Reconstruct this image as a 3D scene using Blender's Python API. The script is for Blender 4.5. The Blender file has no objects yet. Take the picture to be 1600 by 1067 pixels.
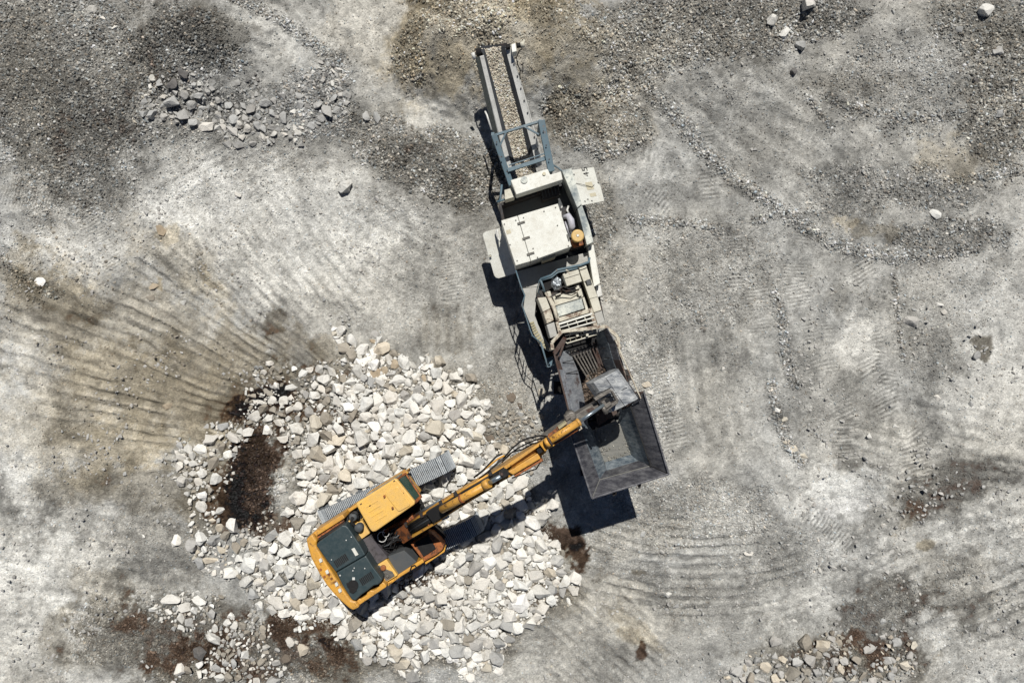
import bpy, bmesh, math, random
import numpy as np
from mathutils import Vector, Matrix
R = math.radians
C = bpy.context.scene.collection
# ------------------------------------------------------------------ camera, sky, sun, exposure
H = 23.7                      # flying height of the drone above the quarry floor, metres
S = 45.0                      # photograph pixels per metre on the quarry floor
sc = bpy.context.scene
cam = bpy.data.cameras.new('camera'); camo = bpy.data.objects.new('camera', cam); C.objects.link(camo)
camo.location = (0, 0, H); camo.rotation_euler = (0, 0, 0)
cam.sensor_width = 36; cam.lens = 36 * H / (1600 / S); cam.clip_start = 0.5; cam.clip_end = 2000
cam.shift_y = 0.0
sc.camera = camo
SUNV = Vector((-0.075, -0.59, -1.0)).normalized()      # the way the light travels
w = bpy.data.worlds.new('World'); sc.world = w; w.use_nodes = True
nt = w.node_tree; bg = nt.nodes['Background']
sky = nt.nodes.new('ShaderNodeTexSky'); sky.sky_type = 'NISHITA'; sky.sun_disc = False
sky.sun_elevation = math.asin(-SUNV.z); sky.sun_rotation = math.atan2(-SUNV.x, -SUNV.y)
sky.altitude = 300; sky.air_density = .45; sky.dust_density = .1
nt.links.new(sky.outputs[0], bg.inputs[0]); bg.inputs[1].default_value = 0.05
sun = bpy.data.lights.new('sun', 'SUN'); sun.energy = 5.0; sun.angle = R(0.5); sun.color = (1, 0.965, 0.91)
suno = bpy.data.objects.new('sun', sun); C.objects.link(suno)
suno.rotation_euler = SUNV.to_track_quat('-Z', 'Y').to_euler(); suno.location = (2, 15, 40)
sc.view_settings.view_transform = 'Standard'; sc.view_settings.look = 'None'
sc.view_settings.exposure = -0.05; sc.view_settings.gamma = 1.0; sc.view_settings.use_curve_mapping = False
sc.render.engine = 'CYCLES'; sc.cycles.max_bounces = 5; sc.cycles.diffuse_bounces = 2

# ------------------------------------------------------------------ noise and maps (numpy)
def _h(ix, iy, seed):
    n = (ix.astype(np.int64) * 374761393 + iy.astype(np.int64) * 668265263 + seed * 1442695041) & 0xffffffff
    n = ((n ^ (n >> 13)) * 1274126177) & 0xffffffff
    n = ((n ^ (n >> 16)) * 2246822519) & 0xffffffff
    return ((n ^ (n >> 15)) & 0xffffff) / float(0xffffff)
def vn(x, y, seed=0):
    x0 = np.floor(x); y0 = np.floor(y); fx = x - x0; fy = y - y0
    fx = fx * fx * (3 - 2 * fx); fy = fy * fy * (3 - 2 * fy)
    a = _h(x0, y0, seed); b = _h(x0 + 1, y0, seed); c = _h(x0, y0 + 1, seed); d = _h(x0 + 1, y0 + 1, seed)
    return (a + (b - a) * fx) * (1 - fy) + (c + (d - c) * fx) * fy - 0.5
def fbm(x, y, o=4, seed=0, g=0.5):
    s = 0; a = 1.0; t = 0
    for i in range(o):
        c, n = math.cos(i * 1.1), math.sin(i * 1.1)
        s = s + a * vn((x * c - y * n) * 2 ** i + 17.3 * i, (x * n + y * c) * 2 ** i - 9.1 * i, seed + i * 7); t += a; a *= g
    return s / t * 2
def ss(x, a, b):
    t = np.clip((x - a) / (b - a), 0, 1); return t * t * (3 - 2 * t)
def ell(X, Y, cx, cy, rx, ry, ang=0, soft=0.5):
    a = R(ang); c, s = math.cos(a), math.sin(a); dx = X - cx; dy = Y - cy
    d = np.sqrt(((dx * c + dy * s) / rx) ** 2 + ((-dx * s + dy * c) / ry) ** 2)
    return 1 - ss(d, 1 - soft, 1 + soft)
def pdist(X, Y, pts):
    """distance to a polyline, signed side, and length along it"""
    best = np.full(X.shape, 1e9); side = np.zeros(X.shape); al = np.zeros(X.shape); L = 0
    for (x0, y0), (x1, y1) in zip(pts[:-1], pts[1:]):
        dx, dy = x1 - x0, y1 - y0; l = math.hypot(dx, dy)
        t = np.clip(((X - x0) * dx + (Y - y0) * dy) / l / l, 0, 1)
        d = np.hypot(X - x0 - t * dx, Y - y0 - t * dy); m = d < best
        best = np.where(m, d, best); side = np.where(m, ((X - x0) * dy - (Y - y0) * dx) / l, side); al = np.where(m, L + t * l, al); L += l
    return best, side, al
def inpoly(X, Y, poly):
    r = np.zeros(X.shape, bool); n = len(poly)
    for i in range(n):
        x0, y0 = poly[i]; x1, y1 = poly[(i + 1) % n]
        if y0 == y1: continue
        r ^= ((y0 > Y) != (y1 > Y)) & (X < (x1 - x0) * (Y - y0) / (y1 - y0) + x0)
    return r
def polyw(X, Y, poly, soft):
    """soft inside weight of a polygon"""
    d, _, _ = pdist(X, Y, list(poly) + [poly[0]])
    d = np.where(inpoly(X, Y, poly), d, -d); return ss(d, -soft, soft)
def dang(dx, dy, bx, by):
    l = math.hypot(bx, by); bx, by = bx / l, by / l
    return np.arctan2(dy * bx - dx * by, dx * bx + dy * by)
FX = lambda x: x * S + 800
FY = lambda y: 533 - y * S

# soft patches of the quarry floor:  cx, cy, rx, ry, angle, tone (log), brown, gravel
PATCH = [
 (110,120,150,190,0,-.38,.25,.9), (150,250,70,110,0,-.38,.1,.6), (60,200,60,160,0,-.25,.3,.6), (300,75,95,55,8,-.62,.25,1), (330,60,60,30,0,-.2,.3,.3),
 (260,190,120,60,0,-.18,.1,.4), (500,150,60,70,30,-.15,-.3,.9), (400,160,70,30,0,-.25,-.1,.5), (180,50,50,40,0,.2,0,.5),
 (440,70,70,45,20,.22,.05,0), (600,50,60,110,-35,.2,.35,0), (540,95,40,60,-30,.1,.2,.1), (640,185,70,28,12,.3,.15,0), (690,165,60,14,-8,.22,.15,0),
 (770,75,150,85,0,-.05,.95,.2), (648,85,26,70,12,-.45,.9,1), (760,5,120,28,0,-.35,.9,1), (735,45,70,32,0,.40,.6,1), (765,100,34,60,0,.30,.6,1), (695,128,52,34,5,-.12,.85,0), (860,40,60,30,0,-.20,1.0,.8), (885,88,70,26,0,-.02,.9,.3), (890,122,62,22,0,-.22,.8,0), (935,150,75,20,-10,.42,.4,.1),
 (690,260,110,62,15,-.55,.4,1), (600,215,60,45,30,-.3,.2,.8), (650,210,60,25,0,.1,.1,.5), (735,290,40,50,0,-.2,.4,.7),
 (900,190,55,42,20,-.42,.65,1), (960,190,60,50,30,-.15,.5,1), (870,170,30,40,0,-.3,.5,1), (940,340,30,60,0,-.25,.35,.7), (960,430,30,50,0,.0,.3,.4),
 (1080,50,190,60,-5,-.2,.4,1), (990,90,60,60,0,.0,.35,1), (1240,25,120,35,0,-.42,.15,1), (1240,118,120,26,10,-.35,.1,.1), (1340,130,90,22,0,-.1,.3,.3),
 (1180,210,170,60,30,-.14,0,.1), (1400,130,110,80,0,-.12,0,.5), (1560,150,60,130,0,-.38,.35,1), (1530,40,90,40,0,-.2,.3,.8), (1450,100,50,60,0,.1,0,.1), (1490,250,60,30,10,.02,.7,0), (1495,270,18,12,0,-.25,.6,0),
 (1400,290,140,40,5,-.18,0,.7), (1320,320,70,40,0,-.15,.1,.6), (1490,370,100,25,-5,-.3,.1,.8), (1318,353,22,12,0,.45,.9,0), (1370,362,40,10,15,-.35,.7,.3),
 (1010,265,60,45,20,.1,-.1,0), (1000,300,30,26,0,-.3,-.1,.1), (1060,290,25,40,-30,-.2,0,.1), (1040,360,70,25,10,.05,0,.4), (1100,430,100,80,0,.02,.1,.4),
 (1170,420,60,90,0,-.1,.1,.2), (1330,480,45,35,0,-.25,.1,.1), (1312,470,18,30,0,-.25,.15,0), (1328,545,30,45,10,0.64,.1,0), (1250,560,25,20,0,-.2,0,.2), (1130,550,35,30,0,-.2,0,.2), (1280,640,60,50,0,-.22,.05,.1),
 (1470,460,90,70,0,.05,0,.2), (1540,440,70,60,0,.08,0,.1), (1550,620,70,90,0,0.49,.05,0), (1450,630,22,45,0,-.45,0,0), (1460,560,40,50,0,-.2,.1,.3), (1534,545,12,16,10,-1.3,.8,0),
 (1320,770,60,45,-15,0.59,-.25,0), (1360,760,30,30,0,-.1,-.1,.1), (1250,770,40,50,0,.35,.05,0), (1330,800,28,26,0,.35,-.3,0), (1400,830,40,28,0,.3,0,0), (1480,760,95,38,-20,-.75,.15,.2), (1430,800,13,38,35,-.6,.6,0), (1452,858,14,9,0,-.5,1.3,0),
 (1550,850,80,70,0,.3,0,.1), (1560,740,50,25,0,-.2,0,.1), (1500,920,60,50,0,-.45,.3,.2), (1540,940,60,20,10,-.2,.1,.2), (1330,900,50,30,20,-.35,.1,.1), (1380,955,80,45,-20,-.85,.3,.4), (1300,900,50,40,0,.15,0,0),
 (1540,1020,90,50,0,.32,0,.1), (1240,860,80,40,0,-.05,0,.3), (1170,960,90,55,0,-.02,0,.1), (1230,930,50,35,0,.3,.05,0), (1340,1025,105,32,0,-.9,.5,.7), (1250,1035,90,28,0,-.55,.4,.6), (1300,1035,12,10,0,-1.0,.5,0), (1340,1015,30,16,20,-.4,.5,0),
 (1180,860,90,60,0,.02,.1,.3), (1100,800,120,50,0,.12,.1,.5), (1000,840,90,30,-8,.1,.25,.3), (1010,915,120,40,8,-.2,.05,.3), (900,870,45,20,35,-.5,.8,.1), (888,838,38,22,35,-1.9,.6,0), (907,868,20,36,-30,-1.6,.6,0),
 (965,950,95,42,30,.28,.3,0), (1000,985,60,18,45,-.15,.7,.1), (998,1016,8,18,20,-1.5,.7,0), (985,990,20,10,20,-.4,.7,0), (1000,900,10,8,0,-.5,.8,0), (890,1000,90,60,40,-.05,.1,.1), (820,1030,70,40,0,.25,.05,.1), (950,1040,60,30,40,-.2,.1,.1),
 (1000,680,60,120,0,.1,.1,.5), (1020,560,50,90,0,.12,.1,.4), (1200,1050,90,20,0,.2,0,0),
 (690,515,52,42,0,-.35,.25,0), (640,440,90,90,0,.02,.12,.1), (600,360,110,60,0,.12,.1,.2), (730,440,30,60,0,.0,.0,.1), (770,640,60,40,0,-.18,.4,.5), (810,700,60,35,0,-.35,.45,.5), (800,600,40,60,0,-.05,.2,.3),
 (430,350,200,110,0,0.46,0,.1), (350,270,150,60,0,.12,0,.2), (510,430,110,90,0,.2,.1,.1), (130,380,160,60,0,0.48,0,.1), (60,300,60,40,0,.35,0,.1), (300,320,90,60,0,.2,0,.1),
 (230,560,270,120,20,-.22,.75,0), (190,640,200,100,0,-.02,.9,0), (330,600,130,80,20,-.36,.7,0), (90,460,80,35,20,-.45,.9,.1), (30,430,40,60,0,-.2,.7,.3), (150,700,120,40,0,.0,.7,0),
 (280,410,90,40,35,-.2,.5,.1), (262,368,22,16,0,-.4,.9,.1), (320,435,26,10,45,-.5,.9,0), (245,448,10,6,0,-.1,1.6,0), (425,497,28,20,40,-.95,.7,0), (470,545,50,25,30,-.5,.6,0), (520,560,45,28,20,-.42,.8,0), (370,630,60,30,-20,-.55,.6,0),
 (90,510,90,30,15,-.3,.6,0), (85,660,40,45,0,-.35,.5,.1), (20,620,60,150,0,0.52,-.05,0), (60,580,50,30,0,.1,0,.1), (55,720,80,40,0,.2,0,.1),
 (240,760,110,40,5,-.35,.7,.1), (330,800,60,40,0,-.55,.8,.1), (90,800,90,40,0,.15,0,.1), (250,860,100,60,0,-.28,.25,.2), (110,760,60,25,0,-.4,.5,.1),
 (60,950,110,120,0,0.52,0,0), (120,860,90,50,0,.25,0,.1), (40,880,60,60,0,.2,0,0), (240,880,60,25,0,-.3,0,.1), (150,910,50,30,30,-.5,.5,.1), (90,1000,25,40,0,-.6,.5,0),
 (405,735,38,84,8,-2.1,.6,.9), (400,635,55,22,-20,-2.0,.5,.8), (370,770,35,60,0,-1.2,.9,0), (470,615,60,50,0,-.6,.7,.2), (500,650,50,40,0,-.5,.5,.2), (440,810,50,25,0,-1.2,.7,0), (345,745,40,50,0,-.5,.7,0),
 (250,990,130,58,-10,-.95,.5,.6), (180,960,70,30,0,-.7,.6,.4), (430,1015,120,48,0,-1.0,.6,.6), (300,1040,80,40,0,-.9,.7,.5), (500,960,60,25,20,-.9,.7,.3), (540,1030,70,40,-30,-.6,.7,.2), (470,960,60,30,0,-1.,.75,.3), (160,1060,60,30,0,.3,-.1,0), (230,930,40,20,0,.3,.1,.2),
 (650,990,140,40,0,-.5,.4,.4), (600,880,120,80,0,-.6,.35,.4), (690,900,60,30,0,-.6,.5,.4), (840,900,45,35,0,-.4,.5,.1), (860,935,50,25,10,-.35,.5,.1), (640,700,110,90,0,-.3,.35,.4), (560,720,100,120,0,-.25,.35,.4), (760,770,70,40,0,-.4,.4,.5), (690,1050,60,25,0,.3,-.2,.1), (600,640,90,50,0,-.3,.4,.3),
]
RIDGE = [  # berms of coarse gravel left by tracks and blades: points, half width px, height m
 ([(985,95),(1020,150),(1060,185),(1100,235),(1150,280),(1200,315),(1255,350),(1300,378),(1345,392),(1400,402),(1450,398),(1520,385)], 11, .17),
 ([(985,342),(1040,345),(1100,352),(1125,360)], 7, .08), ([(1180,345),(1215,335)], 7, .07),
 ([(1290,150),(1330,165),(1370,178),(1440,185),(1520,175)], 9, .09), ([(1415,285),(1480,282),(1530,278),(1600,262)], 8, .08),
 ([(1210,458),(1220,500),(1228,560),(1240,600)], 8, .07), ([(1205,600),(1215,650),(1235,700),(1250,720)], 8, .06), ([(1062,470),(1090,480),(1098,510)], 6, .06),
 ([(370,5),(430,25),(480,60),(520,90),(545,130)], 9, .09), ([(880,170),(900,210),(940,240),(1000,215)], 12, .15), ([(1260,150),(1300,200)],5,.05),
 ([(1395,430),(1400,480),(1410,560)],4,.04), ([(0,395),(40,440),(90,460)],6,.06),
]
RIDGE = [(p, wd, h * .6) for p, wd, h in RIDGE]
LANE = [  # crawler lanes with the cross ripple of the shoes: points, half width px, ripple spacing px
 ([(1330,395),(1370,470),(1385,540),(1380,600)], 21, 6.0), ([(1275,500),(1290,600),(1320,660),(1325,720)], 25, 6.0), ([(1140,370),(1145,450)], 20, 5.5), ([(1180,430),(1185,520)], 18, 5.5),
 ([(1250,330),(1240,440),(1250,480)], 20, 5.5), ([(1100,200),(1105,260),(1110,310)], 14, 6.5), ([(1350,560),(1420,690),(1440,760)], 22, 6.5), ([(1250,790),(1330,850)], 16, 6),
 ([(0,300),(130,330),(180,420)],18,5), ([(100,220),(120,330)],18,5.5), ([(690,400),(700,470)],22,5), ([(1030,560),(1060,700)],20,6), ([(1000,240),(1040,250)],13,8), ([(1010,300),(1060,330)],14,6),
]
MOUND = [ # rubble and spoil: cx, cy, rx, ry, angle, height, flat-top softness
 (600,790,230,200,-15,.55,.55), (700,930,170,90,-15,.35,.6), (650,640,110,70,20,.25,.6), (400,780,90,110,0,.15,.6), (340,720,70,60,0,.12,.6),
 (1320,1045,130,50,0,.35,.8), (280,990,170,70,0,.2,.8), (480,1010,90,50,0,.2,.8), (330,170,110,40,10,.2,.8), (490,165,60,50,0,.2,.8), (1560,60,80,140,0,.2,.8)]
HEAP = [(528,510),(565,540),(615,548),(660,600),(664,560),(700,572),(742,600),(757,640),(765,690),(790,720),(832,765),(850,800),(868,850),(880,890),(905,918),(895,930),(862,940),(850,965),(820,975),(800,1010),(790,1040),(740,1052),(690,1030),(640,1067),(600,1030),(560,1000),(530,975),(500,965),(470,970),(440,962),(405,930),(385,890),(400,860),(440,830),(470,790),(478,740),(470,700),(490,670),(535,640),(540,605),(545,560)]
GAPS = [(405,738,48,92,8,1.),(350,745,28,50,0,.8),(500,650,32,26,0,.5),(480,1000,70,40,0,.7),(865,935,34,14,0,.9),(650,905,60,14,-25,.85),(640,935,30,14,0,.6),(560,700,14,20,0,.4),(700,950,40,18,10,.5),(620,760,1,1,0,0),(480,620,40,20,0,.6),(355,640,40,20,0,.9),(600,585,24,12,0,.4),(470,905,16,22,0,.5),(700,700,14,30,0,.3)]
def gapw(x, y):
    g = np.zeros(np.shape(x))
    for cx, cy, rx, ry, a, w_ in GAPS: g = np.maximum(g, w_ * ell(x, y, cx, cy, rx, ry, a, .35))
    return g
CONE = [(700,76,100,1.5),(772,62,155,1.95),(893,75,118,1.45),(310,55,125,1.3),(700,262,105,.55),(640,235,70,.4),(1100,25,190,.7),(930,205,80,.5),(90,110,170,.45),(1262,15,60,.5)]
FUR = [  # kind, centre or direction, wavelength, region, height m, tone
 ('fan', (700,740), 185., (255,565,320,160,20,.45), .031, .11), ('arc', (1090,380), 15.5, (1055,880,205,78,4,.5), .026, .13), ('lin', 42, 15., (930,990,120,85,30,.5), .020, .14),
 ('lin', 52, 17., (440,420,150,110,30,.6), .014, .12), ('lin', 35, 34., (1200,230,210,90,25,.5), .018, .14), ('lin', 82, 26., (1110,560,90,170,5,.5), .012, .10), ('lin', -18, 22., (1490,930,150,130,0,.6), .016, .15), ('lin', 5, 20., (120,900,150,140,0,.6), .012, .10), ('arc', (420,40), 22., (480,30,120,90,0,.5), .012, .1), ('lin', -30, 16., (330,250,130,60,0,.5), .012, .1), ('lin', 12, 19., (1450,720,160,90,0,.6), .014, .12), ('arc', (900,-60), 26., (620,400,120,110,0,.5), .008, .08)]
def furrow(X, Y, Xw, Yw):
    z = np.zeros(X.shape); T = np.zeros(X.shape)
    for kind, c, k, reg, az, at in FUR:
        m = ell(Xw, Yw, *reg); sel = m > 0
        if not sel.any(): continue
        x, y, mm = X[sel] * .7 + Xw[sel] * .3, Y[sel] * .7 + Yw[sel] * .3, m[sel]
        if kind == 'fan':
            u = dang(x - c[0], y - c[1], reg[0] - c[0], reg[1] - c[1]) * k; v = np.hypot(x - c[0], y - c[1])
        elif kind == 'arc': v = np.arctan2(y - c[1], x - c[0]) * 400; u = np.hypot(x - c[0], y - c[1]) * 2 * math.pi / k
        else: a = R(c); u = (-x * math.sin(a) + y * math.cos(a)) * 2 * math.pi / k; v = x * math.cos(a) + y * math.sin(a)
        u = u + 3.6 * vn(v / 90, u / 20, 12) + 1.0 * vn(x / 12, y / 12, 18)
        f = np.sin(u) + .35 * np.sin(u * 2.3 + 5 * vn(v / 60, u / 9, 13)) ; st = .45 + 1.1 * ss(vn(v / 70, u / 7, 19) + vn(x / 30, y / 30, 15), -.45, .45)
        z[sel] += az * mm * st * f * (1 + .8 * vn(x / 6, y / 6, 17)); T[sel] += at * mm * st * (f + .8 * vn(v / 40, u / 1.6, 20))
    return z, T
def ground_z(x, y):
    X, Y = FX(x), FY(y)
    w1 = fbm(X / 55, Y / 55, 3, 5) * 14; w2 = fbm(X / 55, Y / 55, 3, 9) * 14
    Xw, Yw = X + w1, Y + w2
    z = fbm(x / 7, y / 7, 3, 2) * .10 + fbm(x / 1.4, y / 1.4, 4, 3) * .06 + fbm(x / .34, y / .34, 3, 4, .6) * .030 * (1 + 1.2 * vn(x / 1.1, y / 1.1, 6))
    for cx, cy, rx, ry, a, h, so in MOUND: z = z + h * ell(Xw, Yw, cx, cy, rx, ry, a, so)
    for p, wd, h in RIDGE:
        d, sd, al = pdist(X + w1 * .5, Y + w2 * .5, p)
        z = z + h * np.exp(-(d / wd) ** 2) * (1 + .5 * vn(al / 14, al * 0, 31)) - h * .35 * np.exp(-((sd - wd * 1.5) / wd) ** 2) * (d < wd * 3)
    for p, wd, sp in LANE:
        d, sd, al = pdist(X + w1 * .25, Y + w2 * .25, p)
        m = (1 - ss(d, wd * .7, wd * 1.1)) * ss(vn(X / 22, Y / 22, 77), -.28, .1)
        z = z + m * (.010 * np.sin(al * 2 * math.pi / sp + fbm(X / 30, Y / 30, 2, 4) * 3) - .02)
    z = z + furrow(X, Y, Xw, Yw)[0]
    c = np.zeros(X.shape); e = fbm(X / 26, Y / 26, 4, 8, .6)
    for cx, cy, r, h in CONE: c = np.maximum(c, h * np.clip(1 - np.hypot(X - cx, (Y - cy)) / r * (1 + .16 * e), 0, 1) ** 1.08)
    cw_ = ss(c, .1, .6); z = z + c - cw_ * .6 * (fbm(x / 1.4, y / 1.4, 4, 3) * .06 + fbm(x / .34, y / .34, 3, 4, .6) * .030)
    hm = polyw(X, Y, HEAP, 45); z = z + hm * (fbm(x / 1.1, y / 1.1, 3, 11) * .20)
    return z
def gravel_map(x, y):
    X, Y = FX(x), FY(y)
    Xw, Yw = X + fbm(X / 50, Y / 50, 4, 21) * 26, Y + fbm(X / 50, Y / 50, 4, 22) * 26
    g = np.zeros(x.shape); nz = fbm(X / 20, Y / 20, 5, 47, .75)
    for cx, cy, rx, ry, a, t, b, gr in PATCH:
        if gr: g = np.maximum(g, gr * ss(ell(Xw, Yw, cx, cy, rx, ry, a, .5) + nz * .5, .3, .75))
        if gr == 0 and t > 0: g = g * (1 - .8 * ell(Xw, Yw, cx, cy, rx, ry, a, .3))
    for p, wd, h in RIDGE:
        d, _, _ = pdist(X, Y, p); g = np.maximum(g, (1 - ss(d, wd * .6, wd * 1.8)))
    edge = np.maximum(np.abs(x) / 18, np.abs(y) / 12.2)
    g = np.where(edge > 1.0, np.clip(.35 + fbm(x / 6, y / 6, 3, 41), 0, 1), g)
    return np.clip(g, 0, 1)
def paint(x, y, fine=True):
    """colour of the ground: dust, dirt, soil stains, darker troughs, painted shade between heap rocks (linear albedo)"""
    X, Y = FX(x), FY(y)
    Xw, Yw = X + fbm(X / 38, Y / 38, 5, 21, .6) * 24, Y + fbm(X / 38, Y / 38, 5, 22, .6) * 24
    T = fbm(X / 80, Y / 80, 6, 50, .74) * .42 + .08; B = fbm(X / 120, Y / 120, 4, 60) * .25 + .10
    nz = fbm(X / 34, Y / 34, 6, 45, .78); nz2 = fbm(X / 17, Y / 17, 5, 46, .8)
    for cx, cy, rx, ry, a, t, b, gr in PATCH:
        near_ = (np.abs(X - cx) < (rx + ry) * 1.7 + 30) & (np.abs(Y - cy) < (rx + ry) * 1.7 + 30)
        if not near_.any(): continue
        e = ell(Xw[near_], Yw[near_], cx, cy, rx, ry, a, .6)
        e = ss(e + (nz[near_] * 1.0 + nz2[near_] * .6) * (e > 0) * np.minimum(1, .25 + 4 * e * (1 - e)), .18, .85)
        T[near_] += t * e * (.85 if t > -1 else 1); B[near_] += (b - B[near_] * .5) * e * .62
    T = T + furrow(X, Y, Xw, Yw)[1]  # tone follows the furrow relief, darker in the grooves
    for an, reg, am in ((38, (1230,220,330,200,0,.5), .22), (84, (1230,560,260,260,0,.5), .20), (-22, (1480,900,240,240,0,.5), .26), (35, (430,330,240,170,0,.5), .18), (10, (100,850,230,250,0,.5), .2), (75, (650,450,160,150,0,.5), .16), (48, (900,1000,200,120,0,.5), .2), (60, (560,80,140,130,0,.5), .18)):
        a = R(an); u = -Xw * math.sin(a) + Yw * math.cos(a); v = Xw * math.cos(a) + Yw * math.sin(a)
        T = T + am * ell(X, Y, *reg) * (fbm(v / 60, u / 8, 5, 120 + an, .78) * 1.1)
    for i in range(5):    # dark vertical scrapes left of the crusher
        d, _, al = pdist(X + 5 * vn(X / 9, Y / 20, 5), Y, [(664 + i * 17, 478), (666 + i * 17, 548)]); T = T - .38 * np.exp(-(d / 5.5) ** 2) * (.6 + vn(X / 12, Y / 12, 6)); B = B + .15 * np.exp(-(d / 5) ** 2)
    for p, wd, sp in LANE:
        d, sd, al = pdist(X + fbm(X / 55, Y / 55, 3, 5) * 3.5, Y + fbm(X / 55, Y / 55, 3, 9) * 3.5, p)
        m = (1 - ss(d, wd * .75, wd * 1.1)) * ss(vn(X / 22, Y / 22, 77), -.3, .1); T = T + m * (.34 * np.sin(al * 2 * math.pi / sp + fbm(X / 30, Y / 30, 2, 4) * 3) - .07)  # tone follows the shoe ripple, darker in its troughs
    T = T + fbm(X / 20, Y / 20, 4, 80, .75) * .22
    c = fbm(X / 34, Y / 34, 3, 95, .6); T = T + .18 * ss(c, .08, .30) - .20 * ss(-c, .10, .32); c = fbm(X / 13, Y / 17, 3, 96, .6); T = T + .16 * ss(c, .15, .45) - .20 * ss(-c, .15, .45)
    wh = ell(Xw, Yw, 1450, 880, 260, 220, 0, .6) + ell(Xw, Yw, 80, 900, 170, 180, 0, .6); c = fbm(X / 24, Y / 24, 5, 97, .75); T = T + wh * (.20 * ss(c, .0, .22) - .34 * ss(-c, .02, .26))
    if fine:
        f1 = fbm(X / 5.5, Y / 5.5, 3, 90, .8); T = T + f1 * .18
        chips = ss(vn(X / 3.1, Y / 3.1, 91), .34, .46); T = T + chips * .28
    T = T - .55 * polyw(X, Y, HEAP, 20); B = B + .2 * polyw(X, Y, HEAP, 20); g = .46 * np.exp(T * 1.22); B = np.clip(B, -.5, 1.7)  # ground under the heap darkened: brownish dirt plus painted shade between the rocks
    g = .86 * (1 - np.exp(-g / .95)); soil = ss(-T, .75, 1.5)
    Bp = np.maximum(B, 0); r = g * (1.0 + .08 * Bp + .30 * soil); gg = g * (.998 - .035 * Bp - .06 * soil); b = g * (.945 - .21 * Bp - .06 * np.minimum(B, 0) - .16 * soil)
    return np.clip(np.stack([r, gg, b], -1), .010, .8)

# ------------------------------------------------------------------ materials
def mat(name): 
    m = bpy.data.materials.new(name); m.use_nodes = True; n = m.node_tree
    return m, n, n.nodes['Principled BSDF']
def noise(n, sc_, det=6, rough=.6, vec=None, dist=0):
    t = n.nodes.new('ShaderNodeTexNoise'); t.inputs['Scale'].default_value = sc_; t.inputs['Detail'].default_value = det
    t.inputs['Roughness'].default_value = rough; t.inputs['Distortion'].default_value = dist
    if vec is not None: n.links.new(vec, t.inputs['Vector'])
    return t
def pos(n): return n.nodes.new('ShaderNodeNewGeometry').outputs['Position']
def ramp(n, src, a, b, ca=0, cb=1):
    r = n.nodes.new('ShaderNodeMapRange'); n.links.new(src, r.inputs[0])
    for i, v in enumerate((a, b, ca, cb)): r.inputs[i + 1].default_value = v
    return r.outputs[0]
def mix(n, fac, a, b, mode='MIX'):
    m = n.nodes.new('ShaderNodeMix'); m.data_type = 'RGBA'; m.blend_type = mode
    for i, v in ((0, fac), (6, a), (7, b)):
        if hasattr(v, 'default_value') or hasattr(v, 'is_output'): n.links.new(v, m.inputs[i])
        elif i == 0: m.inputs[0].default_value = v
        else: m.inputs[i].default_value = (*v, 1)
    return m.outputs[2]
def mul(n, a, b):
    m = n.nodes.new('ShaderNodeMath'); m.operation = 'MULTIPLY'
    for i, v in ((0, a), (1, b)):
        if isinstance(v, (int, float)): m.inputs[i].default_value = v
        else: n.links.new(v, m.inputs[i])
    return m.outputs[0]
def bump(n, bs, h, d, st=1.0, prev=None):
    b = n.nodes.new('ShaderNodeBump'); b.inputs['Distance'].default_value = d; b.inputs['Strength'].default_value = st
    n.links.new(h, b.inputs['Height'])
    if prev is not None: n.links.new(prev, b.inputs['Normal'])
    n.links.new(b.outputs[0], bs.inputs['Normal']); return b.outputs[0]
def painted(name, col, dirt=(.2,.17,.13), rust=None, amt=.5, rough=.5, chips=.0, metal=0, fine=40):
    """worn paint: own colour, dust and dirt in patches, optional rust and chips"""
    m, n, bs = mat(name); p = pos(n)
    n1 = noise(n, 1.7, 8, .65, p); n2 = noise(n, 9, 8, .7, p); n3 = noise(n, fine, 5, .7, p)
    c = mix(n, ramp(n, n1.outputs[0], .42, .72, 0, amt), col, dirt)
    c = mix(n, ramp(n, n2.outputs[0], .5, .75, 0, amt), c, dirt)
    c = mix(n, ramp(n, n3.outputs[0], .3, .6, .32, 0), c, (.02,.018,.015))
    if rust:
        n4 = noise(n, 5.5, 10, .75, p, .4); c = mix(n, ramp(n, n4.outputs[0], .58 - chips * .3, .66 - chips * .2, 0, .9), c, rust)
    n.links.new(c, bs.inputs['Base Color']); n.links.new(ramp(n, n2.outputs[0], .3, .7, rough - .08, rough + .25), bs.inputs['Roughness'])
    bs.inputs['Metallic'].default_value = metal
    bump(n, bs, n2.outputs[0], .006, .5)
    return m
M = {}
M['yellow'] = painted('yellow_paint', (.72,.365,.05), (.36,.21,.09), (.12,.05,.02), .5, .42, .1)
M['roof_yellow'] = painted('faded_yellow_paint', (.84,.50,.11), (.58,.40,.18), (.30,.13,.05), .5, .45, -.15)
M['orange'] = painted('rusty_orange_paint', (.42,.13,.03), (.16,.07,.03), (.07,.03,.015), .6, .6, .4)
M['teal'] = painted('dark_teal_paint', (.026,.048,.055), (.07,.085,.085), None, .4, .42)
M['plum'] = painted('anti_slip_plate', (.072,.066,.078), (.13,.115,.11), (.04,.035,.035), .6, .8, .2)
M['slate'] = painted('grey_plate', (.065,.075,.082), (.12,.11,.10), None, .5, .65)
M['black'] = painted('black_rubber', (.006,.006,.007), (.03,.027,.024), None, .25, .8)
M['darkmetal'] = painted('dark_steel', (.022,.022,.024), (.06,.05,.04), (.05,.022,.012), .5, .55, .2, .3)
M['cream'] = painted('cream_paint', (.62,.60,.50), (.36,.32,.24), (.20,.09,.05), .45, .55, -.02)
M['white'] = painted('off_white_paint', (.76,.765,.70), (.50,.46,.37), None, .5, .45)
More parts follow.
